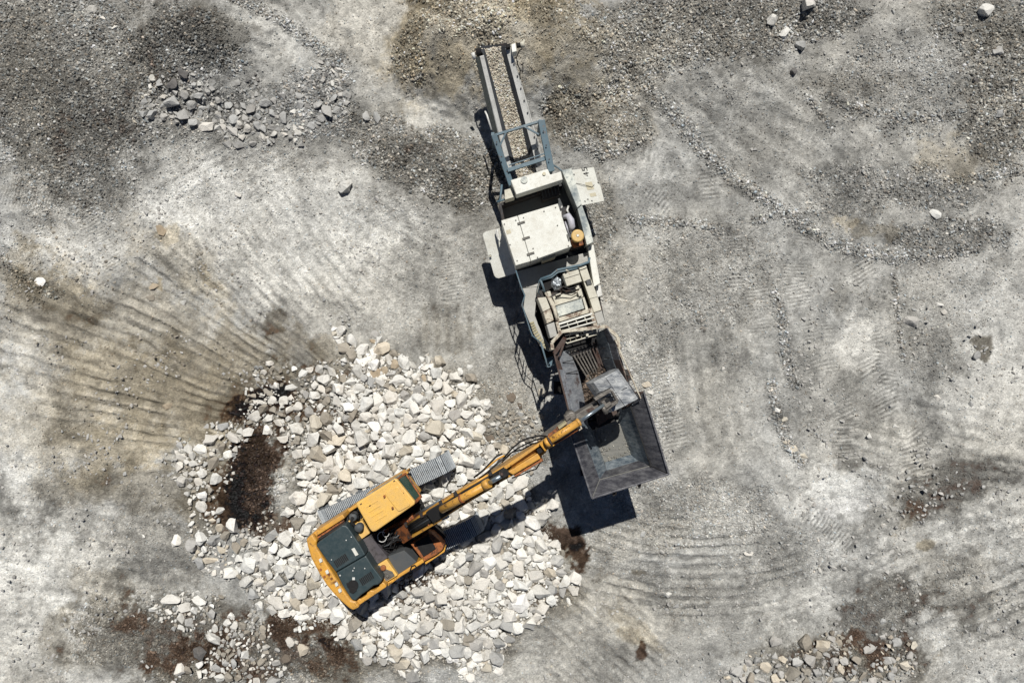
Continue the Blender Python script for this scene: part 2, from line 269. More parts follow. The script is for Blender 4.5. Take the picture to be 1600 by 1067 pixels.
M['creamrust'] = painted('rusty_cream_paint', (.60,.56,.45), (.34,.29,.22), (.13,.075,.05), .5, .65, .35)
M['greycream'] = painted('dusty_walkway', (.46,.46,.43), (.28,.26,.22), None, .5, .8)
M['tread'] = painted('yellowed_grip_strip', (.42,.38,.23), (.25,.22,.15), None, .5, .8)
M['blue'] = painted('steel_blue_paint', (.085,.15,.19), (.16,.17,.17), (.14,.08,.05), .5, .5, 0)
M['mottle'] = painted('patchy_cream_and_blue', (.66,.68,.61), (.10,.14,.17), None, 1.0, .6)
M['beam'] = painted('galvanised_beam', (.74,.74,.70), (.34,.33,.31), None, .6, .5, 0, .1)
M['beamside'] = painted('grey_green_beam_side', (.24,.27,.24), (.12,.11,.09), None, .5, .6)
M['rubber'] = painted('rubber_skirt', (.035,.04,.048), (.10,.10,.10), None, .5, .6)
M['rust'] = painted('rusted_plate', (.070,.047,.040), (.13,.105,.09), (.05,.02,.012), .6, .8, .3)
M['amber'] = painted('amber_cap', (.62,.42,.15), (.5,.25,.04), None, .3, .35)
M['exhaustpipe'] = painted('pale_lagged_pipe', (.50,.50,.56), (.25,.24,.24), None, .5, .5)
M['glass'] = painted('dark_green_cab_glass', (.012,.055,.04), (.035,.09,.065), None, .8, .12)
M['chrome'] = painted('chromed_rod', (.42,.50,.55), (.2,.22,.24), None, .5, .25, 0, .8)
M['foil'] = painted('crumpled_foil_wrap', (.55,.60,.64), (.12,.14,.16), None, .9, .3, 0, .5)
M['ink'] = painted('black_lettering', (.015,.015,.015), (.02,.02,.02), None, .1, .6)
M['faded'] = painted('faded_sticker', (.60,.55,.40), (.5,.45,.35), None, .4, .6)
M['hinge'] = painted('grey_hinge', (.12,.115,.10), (.2,.19,.16), None, .5, .6)
def steel(name, base, light, dark, rustc=None, scale=3.0):
    m, n, bs = mat(name); p = pos(n)
    mp = n.nodes.new('ShaderNodeMapping'); n.links.new(p, mp.inputs[0]); mp.inputs['Rotation'].default_value = (0, 0, R(20)); mp.inputs['Scale'].default_value = (1, 3.2, 1)
    a = noise(n, scale, 10, .72, mp.outputs[0]); b = noise(n, scale * 5, 8, .75, mp.outputs[0]); c2 = noise(n, 45, 4, .8, p)
    c = mix(n, ramp(n, a.outputs[0], .4, .66), base, light); c = mix(n, ramp(n, b.outputs[0], .52, .64, 0, .7), c, dark)
    c = mix(n, ramp(n, c2.outputs[0], .6, .7, 0, .75), c, light)
    if rustc: r_ = noise(n, 2.1, 8, .7, p); c = mix(n, ramp(n, r_.outputs[0], .56, .66, 0, .9), c, rustc)
    n.links.new(c, bs.inputs['Base Color']); n.links.new(ramp(n, b.outputs[0], .3, .7, .38, .62), bs.inputs['Roughness']); bs.inputs['Metallic'].default_value = .35
    bump(n, bs, b.outputs[0], .004, .5); return m
M['hopper'] = steel('worn_hopper_steel', (.055,.055,.066), (.20,.20,.21), (.035,.035,.042))
M['hopperfloor'] = steel('dusty_hopper_floor', (.17,.17,.155), (.24,.235,.21), (.11,.11,.11))
M['liner'] = steel('polished_liner', (.085,.115,.145), (.34,.38,.40), (.05,.065,.08))
M['liner2'] = steel('dusted_liner', (.25,.27,.30), (.50,.52,.54), (.12,.13,.15), (.10,.055,.045))
M['bucket'] = steel('scratched_bucket_steel', (.15,.165,.185), (.60,.61,.60), (.045,.05,.06), scale=2.2)
M['track'] = steel('dusty_track_shoe', (.10,.115,.13), (.22,.24,.25), (.07,.08,.09), scale=7)
M['grouser'] = steel('polished_grouser', (.45,.49,.52), (.66,.69,.70), (.22,.25,.27), scale=7)
M['greasy'] = steel('greasy_grey_steel', (.11,.10,.09), (.24,.22,.19), (.03,.03,.03))
def attr_mat(name, typ, attr, bumpd, rough=.9, spec=.2, stain=False):
    m, n, bs = mat(name); p = pos(n)
    if typ == 'OBJ': src = n.nodes.new('ShaderNodeObjectInfo').outputs['Color']
    else:
        a = n.nodes.new('ShaderNodeAttribute'); a.attribute_name = attr; a.attribute_type = typ; src = a.outputs['Color']
    n1 = noise(n, 26, 6, .7, p); n2 = noise(n, 6, 6, .65, p)
    c = mix(n, 1.0, src, mixg(n, ramp(n, n1.outputs[0], .3, .7, .80, 1.16)), 'MULTIPLY')
    if stain:
        s_ = noise(n, 3.4, 8, .7, p, .6)
        c = mix(n, ramp(n, s_.outputs[0], .54, .68, 0, .62), c, mix(n, 1.0, c, (.76,.72,.66), 'MULTIPLY'))
        c = mix(n, ramp(n, n2.outputs[0], .6, .72, 0, .5), c, mix(n, 1.0, c, (.78,.78,.78), 'MULTIPLY'))
    n.links.new(c, bs.inputs['Base Color']); bs.inputs['Roughness'].default_value = rough; bs.inputs['Specular IOR Level'].default_value = spec
    b1 = bump(n, bs, n2.outputs[0], bumpd * 3, .6); bump(n, bs, n1.outputs[0], bumpd, .8, b1)
    return m
def mixg(n, v):
    cb = n.nodes.new('ShaderNodeCombineColor')
    for i in range(3): n.links.new(v, cb.inputs[i])
    return cb.outputs[0]
M['rock'] = attr_mat('limestone_rock', 'OBJ', '', .012, stain=True)
M['rubble'] = attr_mat('limestone_rubble', 'GEOMETRY', 'tone', .010, stain=True)
M['pebble'] = attr_mat('gravel_pebble', 'INSTANCER', 'tone', .004)
def ground_mat():
    m, n, bs = mat('quarry_ground'); p = pos(n)
    a = n.nodes.new('ShaderNodeAttribute'); a.attribute_name = 'tone'; src = a.outputs['Color']
    n1 = noise(n, 17, 6, .75, p); n2 = noise(n, 42, 3, .75, p)
    v = n.nodes.new('ShaderNodeTexVoronoi'); v.inputs['Scale'].default_value = 15; n.links.new(p, v.inputs['Vector'])
    v2 = n.nodes.new('ShaderNodeTexVoronoi'); v2.inputs['Scale'].default_value = 31; n.links.new(p, v2.inputs['Vector'])
    g = n.nodes.new('ShaderNodeAttribute'); g.attribute_name = 'gravel'; gf = ramp(n, g.outputs['Fac'], 0, .8, .52, 1)
    sp = n.nodes.new('ShaderNodeSeparateColor'); n.links.new(v.outputs['Color'], sp.inputs[0]); sp2 = n.nodes.new('ShaderNodeSeparateColor'); n.links.new(v2.outputs['Color'], sp2.inputs[0])
    c = mix(n, gf, src, mix(n, 1.0, src, mixg(n, ramp(n, n1.outputs[0], .3, .7, .60, 1.42)), 'MULTIPLY'))
    c = mix(n, gf, c, mix(n, 1.0, c, mixg(n, ramp(n, sp.outputs[0], 0, 1, .74, 1.26)), 'MULTIPLY')); c = mix(n, gf, c, mix(n, 1.0, c, mixg(n, ramp(n, sp2.outputs[0], 0, 1, .72, 1.30)), 'MULTIPLY'))
    c = mix(n, ramp(n, n2.outputs[0], .63, .70, 0, .5), c, mix(n, 1.0, c, (1.45,1.45,1.42), 'MULTIPLY'))
    n.links.new(c, bs.inputs['Base Color']); bs.inputs['Roughness'].default_value = .95; bs.inputs['Specular IOR Level'].default_value = .1
    b1 = bump(n, bs, mul(n, n1.outputs[0], gf), .070, .9)
    b2 = bump(n, bs, mul(n, mul(n, v2.outputs['Distance'], gf), -1), .030, .9, b1)
    hv = mul(n, mul(n, v.outputs['Distance'], g.outputs['Fac']), -1)
    bump(n, bs, hv, .06, .8, b2)
    return m
M['ground'] = ground_mat()

# ------------------------------------------------------------------ mesh helpers
def P(px, py, z):
    """the point of height z that the photograph shows at pixel px, py"""
    k = (H - z) / H / S; return Vector(((px - 800) * k, (533 - py) * k, z))
class MB:
    def __init__(s): s.bm = bmesh.new()
    def quadface(s, vs):
        v = [s.bm.verts.new(p) for p in vs]; return s.bm.faces.new(v)
    def prism(s, pts, zt, zb, zref=None):
        """outline (pixels) at height zref, walls straight down from zt to zb"""
        zref = zt if zref is None else zref
        q = [P(x, y, zref) for x, y in pts]
        a = sum(q[i].x * q[(i + 1) % len(q)].y - q[(i + 1) % len(q)].x * q[i].y for i in range(len(q)))
        if a < 0: q.reverse()
        t = [s.bm.verts.new((p.x, p.y, zt)) for p in q]; b = [s.bm.verts.new((p.x, p.y, zb)) for p in q]
        s.bm.faces.new(t); s.bm.faces.new(b[::-1]); n = len(q)
        for i in range(n): s.bm.faces.new((t[i], b[i], b[(i + 1) % n], t[(i + 1) % n]))
        return s
    def plate(s, pts, th=.03, down=(0, 0, -1)):
        """free polygon of 3D points made a plate of thickness th"""
        pts = [Vector(p) for p in pts]; n = Vector((0, 0, 0))
        for i in range(len(pts)): n += pts[i].cross(pts[(i + 1) % len(pts)])
        n.normalize()
        if n.z < 0: pts.reverse(); n = -n
        t = [s.bm.verts.new(p) for p in pts]; b = [s.bm.verts.new(p - n * th) for p in pts]
        s.bm.faces.new(t); s.bm.faces.new(b[::-1]); k = len(pts)
        for i in range(k): s.bm.faces.new((t[i], b[i], b[(i + 1) % k], t[(i + 1) % k]))
        return s
    def beam(s, a, b, wd, ht, up=(0, 0, 1)):
        a, b = Vector(a), Vector(b); d = (b - a).normalized(); up = Vector(up); sd = d.cross(up).normalized(); up = sd.cross(d)
        c = []
        for p in (a, b):
            for i, j in ((-1,-1),(1,-1),(1,1),(-1,1)): c.append(s.bm.verts.new(p + sd * i * wd / 2 + up * j * ht / 2))
        for f in ((3,2,1,0),(4,5,6,7),(0,1,5,4),(1,2,6,5),(2,3,7,6),(3,0,4,7)): s.bm.faces.new([c[i] for i in f])
        return s
    def tube(s, pts, r, seg=8, cap=True):
        pts = [Vector(p) for p in pts]; rings = []
        for i, p in enumerate(pts):
            d = (pts[min(i + 1, len(pts) - 1)] - pts[max(i - 1, 0)]).normalized()
            u = d.cross(Vector((0, 0, 1))); u = u.normalized() if u.length > 1e-3 else Vector((1, 0, 0)); v = d.cross(u)
            rr = r[i] if isinstance(r, (list, tuple)) else r
            rings.append([s.bm.verts.new(p + (u * math.cos(2 * math.pi * k / seg) + v * math.sin(2 * math.pi * k / seg)) * rr) for k in range(seg)])
        for a, b in zip(rings[:-1], rings[1:]):
            for k in range(seg): s.bm.faces.new((a[k], b[k], b[(k + 1) % seg], a[(k + 1) % seg])).smooth = True
        if cap: s.bm.faces.new(rings[0][::-1]); s.bm.faces.new(rings[-1])
        return s
    def sweep(s, st):
        """box section swept through stations (centre px, py, ztop, zbot, width)"""
        cs = [P(a[0], a[1], a[2]) for a in st]; rings = []
        for i, a in enumerate(st):
            d = cs[min(i + 1, len(cs) - 1)] - cs[max(i - 1, 0)]; d.z = 0; d.normalize(); sd = Vector((d.y, -d.x, 0)) * a[4] / 2; c = cs[i]
            rings.append([s.bm.verts.new(p) for p in (c + sd, c - sd, Vector((c.x, c.y, a[3])) - sd, Vector((c.x, c.y, a[3])) + sd)])
        for a, b in zip(rings[:-1], rings[1:]):
            for k in range(4): s.bm.faces.new((a[k], b[k], b[(k + 1) % 4], a[(k + 1) % 4]))
        s.bm.faces.new(rings[0][::-1]); s.bm.faces.new(rings[-1]); return s
    def build(s, name, m, parent=None, bev=0, **pr):
        bmesh.ops.recalc_face_normals(s.bm, faces=s.bm.faces)
        off = parent_origin(parent)
        bmesh.ops.translate(s.bm, verts=s.bm.verts, vec=-off)
        me = bpy.data.meshes.new(name); s.bm.to_mesh(me); s.bm.free()
        me.materials.append(M[m] if isinstance(m, str) else m)
        o = bpy.data.objects.new(name, me); C.objects.link(o); o.parent = parent
        if bev:
            b = o.modifiers.new('bevel', 'BEVEL'); b.width = bev; b.segments = 2; b.limit_method = 'ANGLE'; b.angle_limit = R(40)
        for k, v in pr.items(): o[k] = v
        return o
def parent_origin(o):
    v = Vector((0, 0, 0))
    while o is not None: v += o.location; o = o.parent
    return v
def empty(name, loc, label, cat, group=None):
    o = bpy.data.objects.new(name, None); C.objects.link(o); o.location = loc; o.empty_display_size = .5
    o['label'] = label; o['category'] = cat
    if group: o['group'] = group
    return o

# ------------------------------------------------------------------ the quarry floor
def axis(c, step, far):
    a = list(np.arange(0, c, step)); d = step
    while a[-1] < far: d *= 1.09; a.append(a[-1] + d)
    a = np.array(a); return np.concatenate([-a[:0:-1], a])
ax, ay = axis(18.4, .043, 420), axis(12.5, .043, 420)
GX, GY = np.meshgrid(ax, ay); gx, gy = GX.ravel(), GY.ravel()
gz = ground_z(gx, gy); gg = gravel_map(gx, gy)
core = (np.abs(gx) < 19.5) & (np.abs(gy) < 13.5)
gz = gz + np.where(core, (.016 + .014 * gg) * fbm(gx / .11, gy / .11, 2, 101) + .020 * fbm(gx / .21, gy / .21, 3, 104, .7) + .010 * np.maximum(vn(gx / .17, gy / .17, 103) - .22, 0) * 4, 0)
# farther out the benches of the quarry rise a little
far = np.maximum(np.hypot(gx, gy) - 40, 0); gz = gz + far * .05 * (1 + fbm(gx / 60, gy / 60, 3, 7)) 
nx, ny = len(ax), len(ay)
me = bpy.data.meshes.new('ground'); me.vertices.add(nx * ny); me.vertices.foreach_set('co', np.stack([gx, gy, gz], -1).astype(np.float32).ravel())
idx = np.arange(nx * ny).reshape(ny, nx); q = np.stack([idx[:-1, :-1], idx[:-1, 1:], idx[1:, 1:], idx[1:, :-1]], -1).reshape(-1, 4)
me.loops.add(q.size); me.loops.foreach_set('vertex_index', q.ravel().astype(np.int32)); me.polygons.add(len(q))
me.polygons.foreach_set('loop_start', np.arange(0, q.size, 4, dtype=np.int32)); me.polygons.foreach_set('use_smooth', np.ones(len(q), bool)); me.update(calc_edges=True)
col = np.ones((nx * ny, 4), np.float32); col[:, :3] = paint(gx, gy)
at = me.attributes.new('tone', 'FLOAT_COLOR', 'POINT'); at.data.foreach_set('color', col.ravel())
at = me.attributes.new('gravel', 'FLOAT', 'POINT'); at.data.foreach_set('value', gg.astype(np.float32))
me.materials.append(M['ground']); go = bpy.data.objects.new('ground', me); C.objects.link(go)
go['kind'] = 'structure'; go['label'] = 'grey limestone quarry floor of packed dust, dirt stains, furrows and crawler marks'
def gzat(x, y): return float(ground_z(np.array([x]), np.array([y]))[0])
# ------------------------------------------------------------------ the mobile jaw crusher
cr = empty('jaw_crusher', P(850, 470, 0) , 'long cream mobile jaw crusher with steel hopper, blue frame and discharge conveyor', 'crusher')
def lerp2(a, b, t): return (a[0] + (b[0] - a[0]) * t, a[1] + (b[1] - a[1]) * t)
# undercarriage: two crawlers and chassis rails (mostly in the machine's own shade)
AX = Vector((.292, -.956, 0)); AV = Vector((.956, .292, 0))      # along the machine towards the hopper, and across it
def crawler(parent, cx, cy, zc, half, rad, shoe_w, ax_, track_mat='track', n=44, plain=False):
    side = Vector((ax_.y, -ax_.x, 0)); c = Vector((cx, cy, zc))
    t = MB()
    prof = [(-half + math.cos(a) * (rad - .07), math.sin(a) * (rad - .07)) for a in [R(90 + i * 18) for i in range(11)]] + [(half + math.cos(a) * (rad - .07), math.sin(a) * (rad - .07)) for a in [R(-90 + i * 18) for i in range(11)]]
    A = [t.bm.verts.new(c + ax_ * u + Vector((0, 0, v)) + side * (shoe_w / 2 - .08)) for u, v in prof]; B = [t.bm.verts.new(c + ax_ * u + Vector((0, 0, v)) - side * (shoe_w / 2 - .08)) for u, v in prof]
    t.bm.faces.new(A); t.bm.faces.new(B[::-1]); k = len(A)
    for i in range(k): t.bm.faces.new((A[i], B[i], B[(i + 1) % k], A[(i + 1) % k]))
    tr = t.build('crawler_track', 'darkmetal', parent)
    per = 4 * half + 2 * math.pi * rad; sp = per / n; pm = None
    for i in range(n):
        d = i * sp
        if d < 2 * half: u, v, an = -half + d, rad, 0
        elif d < 2 * half + math.pi * rad: q_ = (d - 2 * half) / rad; u, v, an = half + math.sin(q_) * rad, math.cos(q_) * rad, q_
        elif d < 4 * half + math.pi * rad: u, v, an = half - (d - 2 * half - math.pi * rad), -rad, math.pi
        else: q_ = (d - 4 * half - math.pi * rad) / rad; u, v, an = -half - math.sin(q_) * rad, -math.cos(q_) * rad, math.pi + q_
        if pm is None:
            b = MB()     # a three-bar shoe with two mud holes: plate strips and grousers
            L, Wd = sp * .93, shoe_w
            def bx(x0, x1, y0, y1, z0, z1, mi=0):
                vs = [b.bm.verts.new((x, y, z)) for z in (z0, z1) for y in (y0, y1) for x in (x0, x1)]
                for f in ((0,2,3,1),(4,5,7,6),(0,1,5,4),(2,6,7,3),(0,4,6,2),(1,3,7,5)): b.bm.faces.new([vs[j] for j in f]).material_index = mi
            bx(-L / 2, L / 2, -Wd / 2, -.06, -.015, .012); bx(-L / 2, L / 2, -.012, .012, -.015, .012); bx(-L / 2, L / 2, .06, Wd / 2, -.015, .012)
            bx(-L / 2, -L * .08, -.06, -.012, -.015, .012); bx(-L / 2, -L * .08, .012, .06, -.015, .012)
            for gxx in (-L * .40, -L * .02, L * .34): bx(gxx - .011, gxx + .011, -Wd / 2, Wd / 2, .0125, .045, 1)
            pm = bpy.data.meshes.new('track_shoe'); b.bm.to_mesh(pm); b.bm.free(); pm.materials.append(M[track_mat]); pm.materials.append(M['grouser' if track_mat == 'track' else track_mat])
        o = bpy.data.objects.new('track_shoe', pm); C.objects.link(o); o.parent = tr
        rot = Matrix((ax_, -side, Vector((0, 0, 1)))).transposed() @ Matrix.Rotation(an, 3, 'Y')
        o.matrix_local = Matrix.Translation(c + ax_ * u + Vector((0, 0, v)) - parent_origin(parent)) @ rot.to_4x4()
        if plain and i > n // 2: pass
    return tr
g0 = P(862, 470, 1.0)
for sgn in (-1, 1): crawler(cr, (g0 + AV * sgn * .62).x, (g0 + AV * sgn * .62).y, gzat(g0.x, g0.y) + .45, 1.4, .40, .40, AX, 'darkmetal', n=36)
b = MB(); b.prism([(800,330),(905,300),(945,500),(862,545)], 1.35, .85); b.build('chassis', 'darkmetal', cr, .02)
b = MB(); b.prism([(872,560),(945,540),(965,640),(905,660)], 1.75, 1.05); b.prism([(905,664),(985,645),(1002,715),(935,735)], 1.9, 1.1); b.build('feeder_chassis', 'darkmetal', cr, .02)
for q in ((925,745),(1010,722),(880,610),(985,590)):
    b = MB(); p = P(q[0], q[1], 1.5); b.beam(p, (p.x, p.y, gzat(p.x, p.y)), .16, .16, (1, 0, 0)); p2 = Vector((p.x, p.y, gzat(p.x, p.y) + .05)); b.beam(p2 - Vector((.22,0,0)), p2 + Vector((.22,0,0)), .44, .06); b.build('support_leg', 'darkmetal', cr)

# --- discharge conveyor, climbing away from the machine
def cz(py): return 2.75 - (py - 72) / (275 - 72) * 1.65
bl = lambda py: (751 + (py - 75) * .279, py); br_ = lambda py: (784 + (py - 72) * .279, py)
rows = list(range(72, 284, 8))
b = MB()     # belt surface loaded with stone, a sagging trough
vs = []
for py in rows:
    vs.append([b.bm.verts.new(P(*lerp2((bl(py)[0] + 1, py), (br_(py)[0] - 1, py - 3), t), cz(py) - .10 - .10 * (1 - (2 * t - 1) ** 2))) for t in (0, .25, .5, .75, 1)])
for a_, c_ in zip(vs[:-1], vs[1:]):
    for k in range(4): b.bm.faces.new((a_[k], c_[k], c_[k + 1], a_[k + 1]))
belt = b.build('conveyor_belt', 'rubber', cr)
def P3(px, py, dz=0): return P(px, py, cz(py) + dz)
b = MB(); b.plate([P3(749.5,88,.06), P3(756,86,.06), P3(784.5,203,.06), P3(800,262,.06), P3(793,264,.06), P3(777.5,206,.06)], .05); left_b = b.build('conveyor_beam', 'beam', cr, .008)
b = MB(); b.plate([P3(749.2,88,.03), P3(777.2,206,.03), P3(792.8,262,.03), P3(785,265,-.35), P3(769,203,-.35), P3(742.5,90,-.35)], .03); b.build('side_plate', 'beamside', left_b)
b = MB(); b.plate([P3(756.2,86,.05), P3(752,78,.05), P3(748.5,79,.03), P3(756.4,76,.02), P3(787.5,200,-.02), P3(806,268,-.02), P3(800.5,268,.05), P3(785,203,.05)][0:1] + [P3(751,78,.05), P3(757,76,-.02), P3(790,200,-.06), P3(807,264,-.06), P3(800.5,264,.05), P3(785,203,.05)], .03); b.build('rubber_skirt', 'rubber', cr)
b = MB(); b.plate([P3(789.5,76,.06), P3(797.5,74,.06), P3(829,189,.06), P3(846,258,.06), P3(839,262,.06), P3(820,191,.06)], .05); b.plate([P3(797.7,74,.04), P3(829.2,189,.04), P3(846.2,258,.04), P3(849,256,-.3), P3(832,189,-.3), P3(799,76,-.3)], .03); rb = b.build('conveyor_beam', 'beam', cr, .008)
b = MB(); b.plate([P3(782.5,73,-.04), P3(789.3,72,.06), P3(819.7,191,.06), P3(838,262,.06), P3(831,262,-.04), P3(815,192,-.04)], .03); b.build('rubber_skirt', 'rubber', cr)
b = MB(); b.tube([P(744, 82, 2.42), P(793, 73, 2.42)], .12, 14); b.build('head_drum', 'darkmetal', cr)
b = MB(); b.tube([P3(738.5,82,.05), P3(741.5,92,.05)], .06); b.build('bearing', 'beam', left_b)
mt_ = MB(); mt_.prism([(798.5,69),(805.5,67),(807.5,80),(800,82)], 2.95, 2.6); mo = mt_.build('drive_motor', 'white', cr, .02)
b = MB(); b.tube([P(807, 71.5, 2.85), P(813, 70.5, 2.85)], .075, 12); b.build('coupling', 'black', mo)
b = MB(); b.tube([P(813, 70.5, 2.85), P(819, 69, 2.85)], .09, 12); b.tube([P(817, 73, 2.85), P(819, 62, 2.9)], .035, 8); b.build('motor_cap', 'cream', mo)
b = MB(); b.prism([(790.5,69),(797,67.5),(797.5,73),(791.5,75)], 2.92, 2.6); b.build('bearing_block', 'black', mo, .01)
for k, w_ in enumerate(((818,86,806,96), (819,94,808,100))):
    b = MB(); b.tube([P(x, y, z) for x, y, z in ((816,76,2.85),(811,80,2.9),(807,90,2.8),(809,101,2.6),(813,110,2.5),(817,112,2.4) if k else (812,118,2.3),(819-2*k,98,2.35) if k else (813,124,2.2))], .016, 6); b.build('hose', 'black', mo)
for i in range(9):   # idler brackets and bolts along the beams
    py = 100 + i * 19; b = MB(); x = 797 + (py - 76) * .279; b.beam(P3(x - 1.5, py, .085), P3(x + .5, py - .5, .085), .035, .03); b.build('bolt_plate', 'darkmetal', rb)
b = MB(); b.tube([P(758,174,1.9), P(761,180,1.95), P(768,203,1.9)], .03, 8); b.build('grease_pipe', 'beam', cr)
# stone carried by the belt is added with the gravel below
# --- blue lifting frame over the conveyor
fr = MB(); fr.beam(P(771.5,210,2.45), P(799,289,2.1), .17, .16); fr.beam(P(845.5,188,2.5), P(861.5,268,2.3), .21, .16)
frame = fr.build('conveyor_frame', 'blue', cr, .012)
for a_, c_, w_ in ((P(774,211,2.40), P(842,190,2.42), .075), (P(793,266,2.30), P(856,246,2.30), .12)):
    b = MB(); b.beam(a_, c_, w_, .09); b.build('cross_bar', 'blue', frame, .006)
b = MB(); b.beam(P(795,258,2.40), P(852,239.5,2.40), .03, .05); b.build('cross_bar', 'blue', frame)
for a_, c_ in ((P(791,206,2.44), P(781,228,2.38)), (P(819,197.5,2.44), P(842,210,2.42))):
    b = MB(); b.beam(a_, c_, .05, .05); b.build('diagonal_brace', 'blue', frame)
for a_ in ((770,209,2.4),(844,189,2.45),(797,286,2.05),(861,266,2.25)):
    b = MB(); p = P(*a_); b.beam(p, (p.x, p.y, 1.0), .10, .10, (1, 0, 0)); b.build('upright', 'blue', frame)
for i in range(3):
    b = MB(); p = P(776 + i * 8, 222 + i * 23, 2.535); b.tube([p, p + Vector((0, 0, .02))], .022, 8); b.build('bolt', 'darkmetal', frame)
    b = MB(); p = P(849 + i * 4.5, 205 + i * 22, 2.58 - i * .03); b.tube([p, p + Vector((0, 0, .02))], .022, 8); b.build('bolt', 'darkmetal', frame)
b = MB(); b.tube([P(865,258,2.2), P(872,262,2.2), P(878,267,2.3)], .03, 8); b.tube([P(784,288,2.3), P(782,310,2.2), P(779,316,2.2)], .035, 8); b.tube([P(776,315,2.2), P(790,311,2.2)], .03, 8); b.build('guard_rail', 'blue', cr, kind='stuff')
# --- cream cross box, left box
b = MB(); b.prism([(797.8,281.3),(855.8,263.6),(859.8,272.5),(876.5,267.6),(879.4,280.4),(806.6,304)], 2.75, 2.2); xb = b.build('radiator_housing', 'white', cr, .02)
for q in ((819,281,.11),(850,271.5,.055)):
    b = MB(); p = P(q[0], q[1], 2.755); b.tube([p, p + Vector((0, 0, .03))], q[2], 16); b.build('filler_cap', 'faded' if q[2] < .1 else 'mottle', xb, .005)
b = MB(); b.prism([(845,297),(872,288),(876,302),(848,311)], 2.0, 1.6, 2.2); b.build('louvre_panel', 'darkmetal', xb)
for i in range(6): b = MB(); b.beam(P(846.5 + i * 5, 298 - i * 1.6, 2.02), P(849 + i * 5, 309 - i * 1.6, 2.02), .02, .02); b.build('louvre_slat', 'slate', xb)
b = MB(); b.prism([(788,296.5),(800.7,293),(804,307.5),(789,312)], 2.45, 1.9); b.build('battery_box', 'cream', cr, .015)
# --- open bay around the engine
b = MB(); b.prism([(779,322),(880,284),(925,405),(845,432),(806,438)], 1.45, 1.36); b.build('deck_plate', 'slate', cr)
b = MB(); b.prism([(779,318),(783,317),(789,345),(785,346)], 2.2, 1.4, 2.2); b.prism([(783,316),(878,285),(879,289),(784,321)], 1.95, 1.4, 2.0); b.build('bay_wall', 'darkmetal', cr, .005)
b = MB(); b.prism([(877.5,265.6),(893,262.5),(909,318.7),(902,324.6)], 2.35, 1.5); b.prism([(902.3,326),(909.4,320),(921,352),(927.5,377.8),(917,382.5)], 2.30, 1.5); sw = b.build('side_fender', 'mottle', cr, .015)
# --- engine cover, hinged lid in two leaves
ebt, ebb = 2.95, 1.55
e1 = [(783,344.3),(808.4,336.8),(829.0,407.9),(805.6,414.6)]; e2 = [(808.9,336.5),(871.6,317.8),(893.2,384.7),(829.6,407.7)]
b = MB(); b.prism(e1, ebt, ebb); ec = b.build('engine_cover', 'white', cr, .015)
b = MB(); b.prism(e2, ebt, ebb); b.build('engine_lid', 'white', cr, .015)
b = MB(); b.prism([(783.3,344.8),(871.2,318.4),(892.6,384.4),(805.8,414)], ebt - .05, ebb - .02, ebt); b.build('engine_seal', 'hinge', ec)
for x, y in ((814.5,347.3),(822.4,371),(829.3,395.5)):
    b = MB(); b.prism([(x-6.5,y+.5),(x+5,y-3),(x+6,y+.2),(x-1,y+2.2),(x-1,y+3.2),(x-5.5,y+4)], ebt + .03, ebt - .01); b.build('hinge', 'hinge', ec, .004)
b = MB(); b.prism([(847,404.5),(868,397),(868.5,400.5),(847.5,408)], 2.5, 1.7, 2.5); b.build('sticker', 'faded', ec)
for px_, py_ in ((788,350),(806,344),(797,382),(808,407),(818,340),(850,330),(868,324),(888,384),(840,402),(871,352),(833,388)):
    b = MB(); p = P(px_, py_, 2.955); b.tube([p, p + Vector((0, 0, .012))], .022, 8); b.build('bolt', 'hinge', ec)
b = MB(); b.beam(P(886,366,2.97), P(889,376,2.97), .03, .03); b.build('lid_handle', 'hinge', ec)
b = MB(); b.prism([(790,360),(797,358),(799,364),(792,366)], 2.956, 2.94, 2.95); b.build('sticker', 'faded', ec)
# open left door, lying out sideways
b = MB(); b.plate([P(754.4,368,1.35), P(755,364,1.37), P(759.4,361.5,1.4), P(784,355,1.65), P(807,426,1.65), P(779,434.5,1.38), P(775,433.5,1.35), P(772,430,1.33)], .04); od = b.build('open_side_door', 'white', cr, .008)
b = MB(); b.prism([(764,398.2),(767,397.3),(768.2,400.5),(765.2,401.4)], 1.49, 1.45); b.build('door_latch', 'hinge', od)
b = MB(); b.prism([(764.8,398.9),(766.5,398.4),(767.3,400.2),(765.7,400.6)], 1.495, 1.46); b.build('latch_face', 'faded', od)
b = MB(); b.tube([P(777,358,1.75), P(778.5,372,1.8), P(782,377,2.0)], .035, 8); b.tube([P(774,359,1.7), P(776,368,1.75), P(779,374,1.85)], .02, 6); b.build('door_stay', 'beam', od)
# inside the bay: turbo, pipes, cap
b = MB(); b.prism([(873,326),(884,322),(890,345),(880,349)], 2.0, 1.5); b.build('alternator', 'darkmetal', cr, .02); b = MB(); b.prism([(885,372),(910,366),(914,384),(893,391)], 1.9, 1.5); b.build('engine_block', 'darkmetal', cr, .02)
b = MB(); b.tube([P(880,339,2.1), P(888,337,2.25), P(892,344,2.3), P(894,354,2.3), P(893,360,2.2)], [.06,.10,.11,.10,.07], 12); b.build('exhaust_pipe', 'exhaustpipe', cr)
b = MB(); b.tube([P(884,346,2.1), P(887,356,2.15), P(890,366,2.1)], .045, 10); b.build('intake_pipe', 'exhaustpipe', cr)
b = MB(); b.tube([P(888,322,2.0), P(886,328,2.1), P(889,334,2.05)], .035, 8); b.tube([P(878,322,1.9), P(876,332,2.0), P(878,345,1.95)], .025, 8); b.build('hose', 'beam', cr)
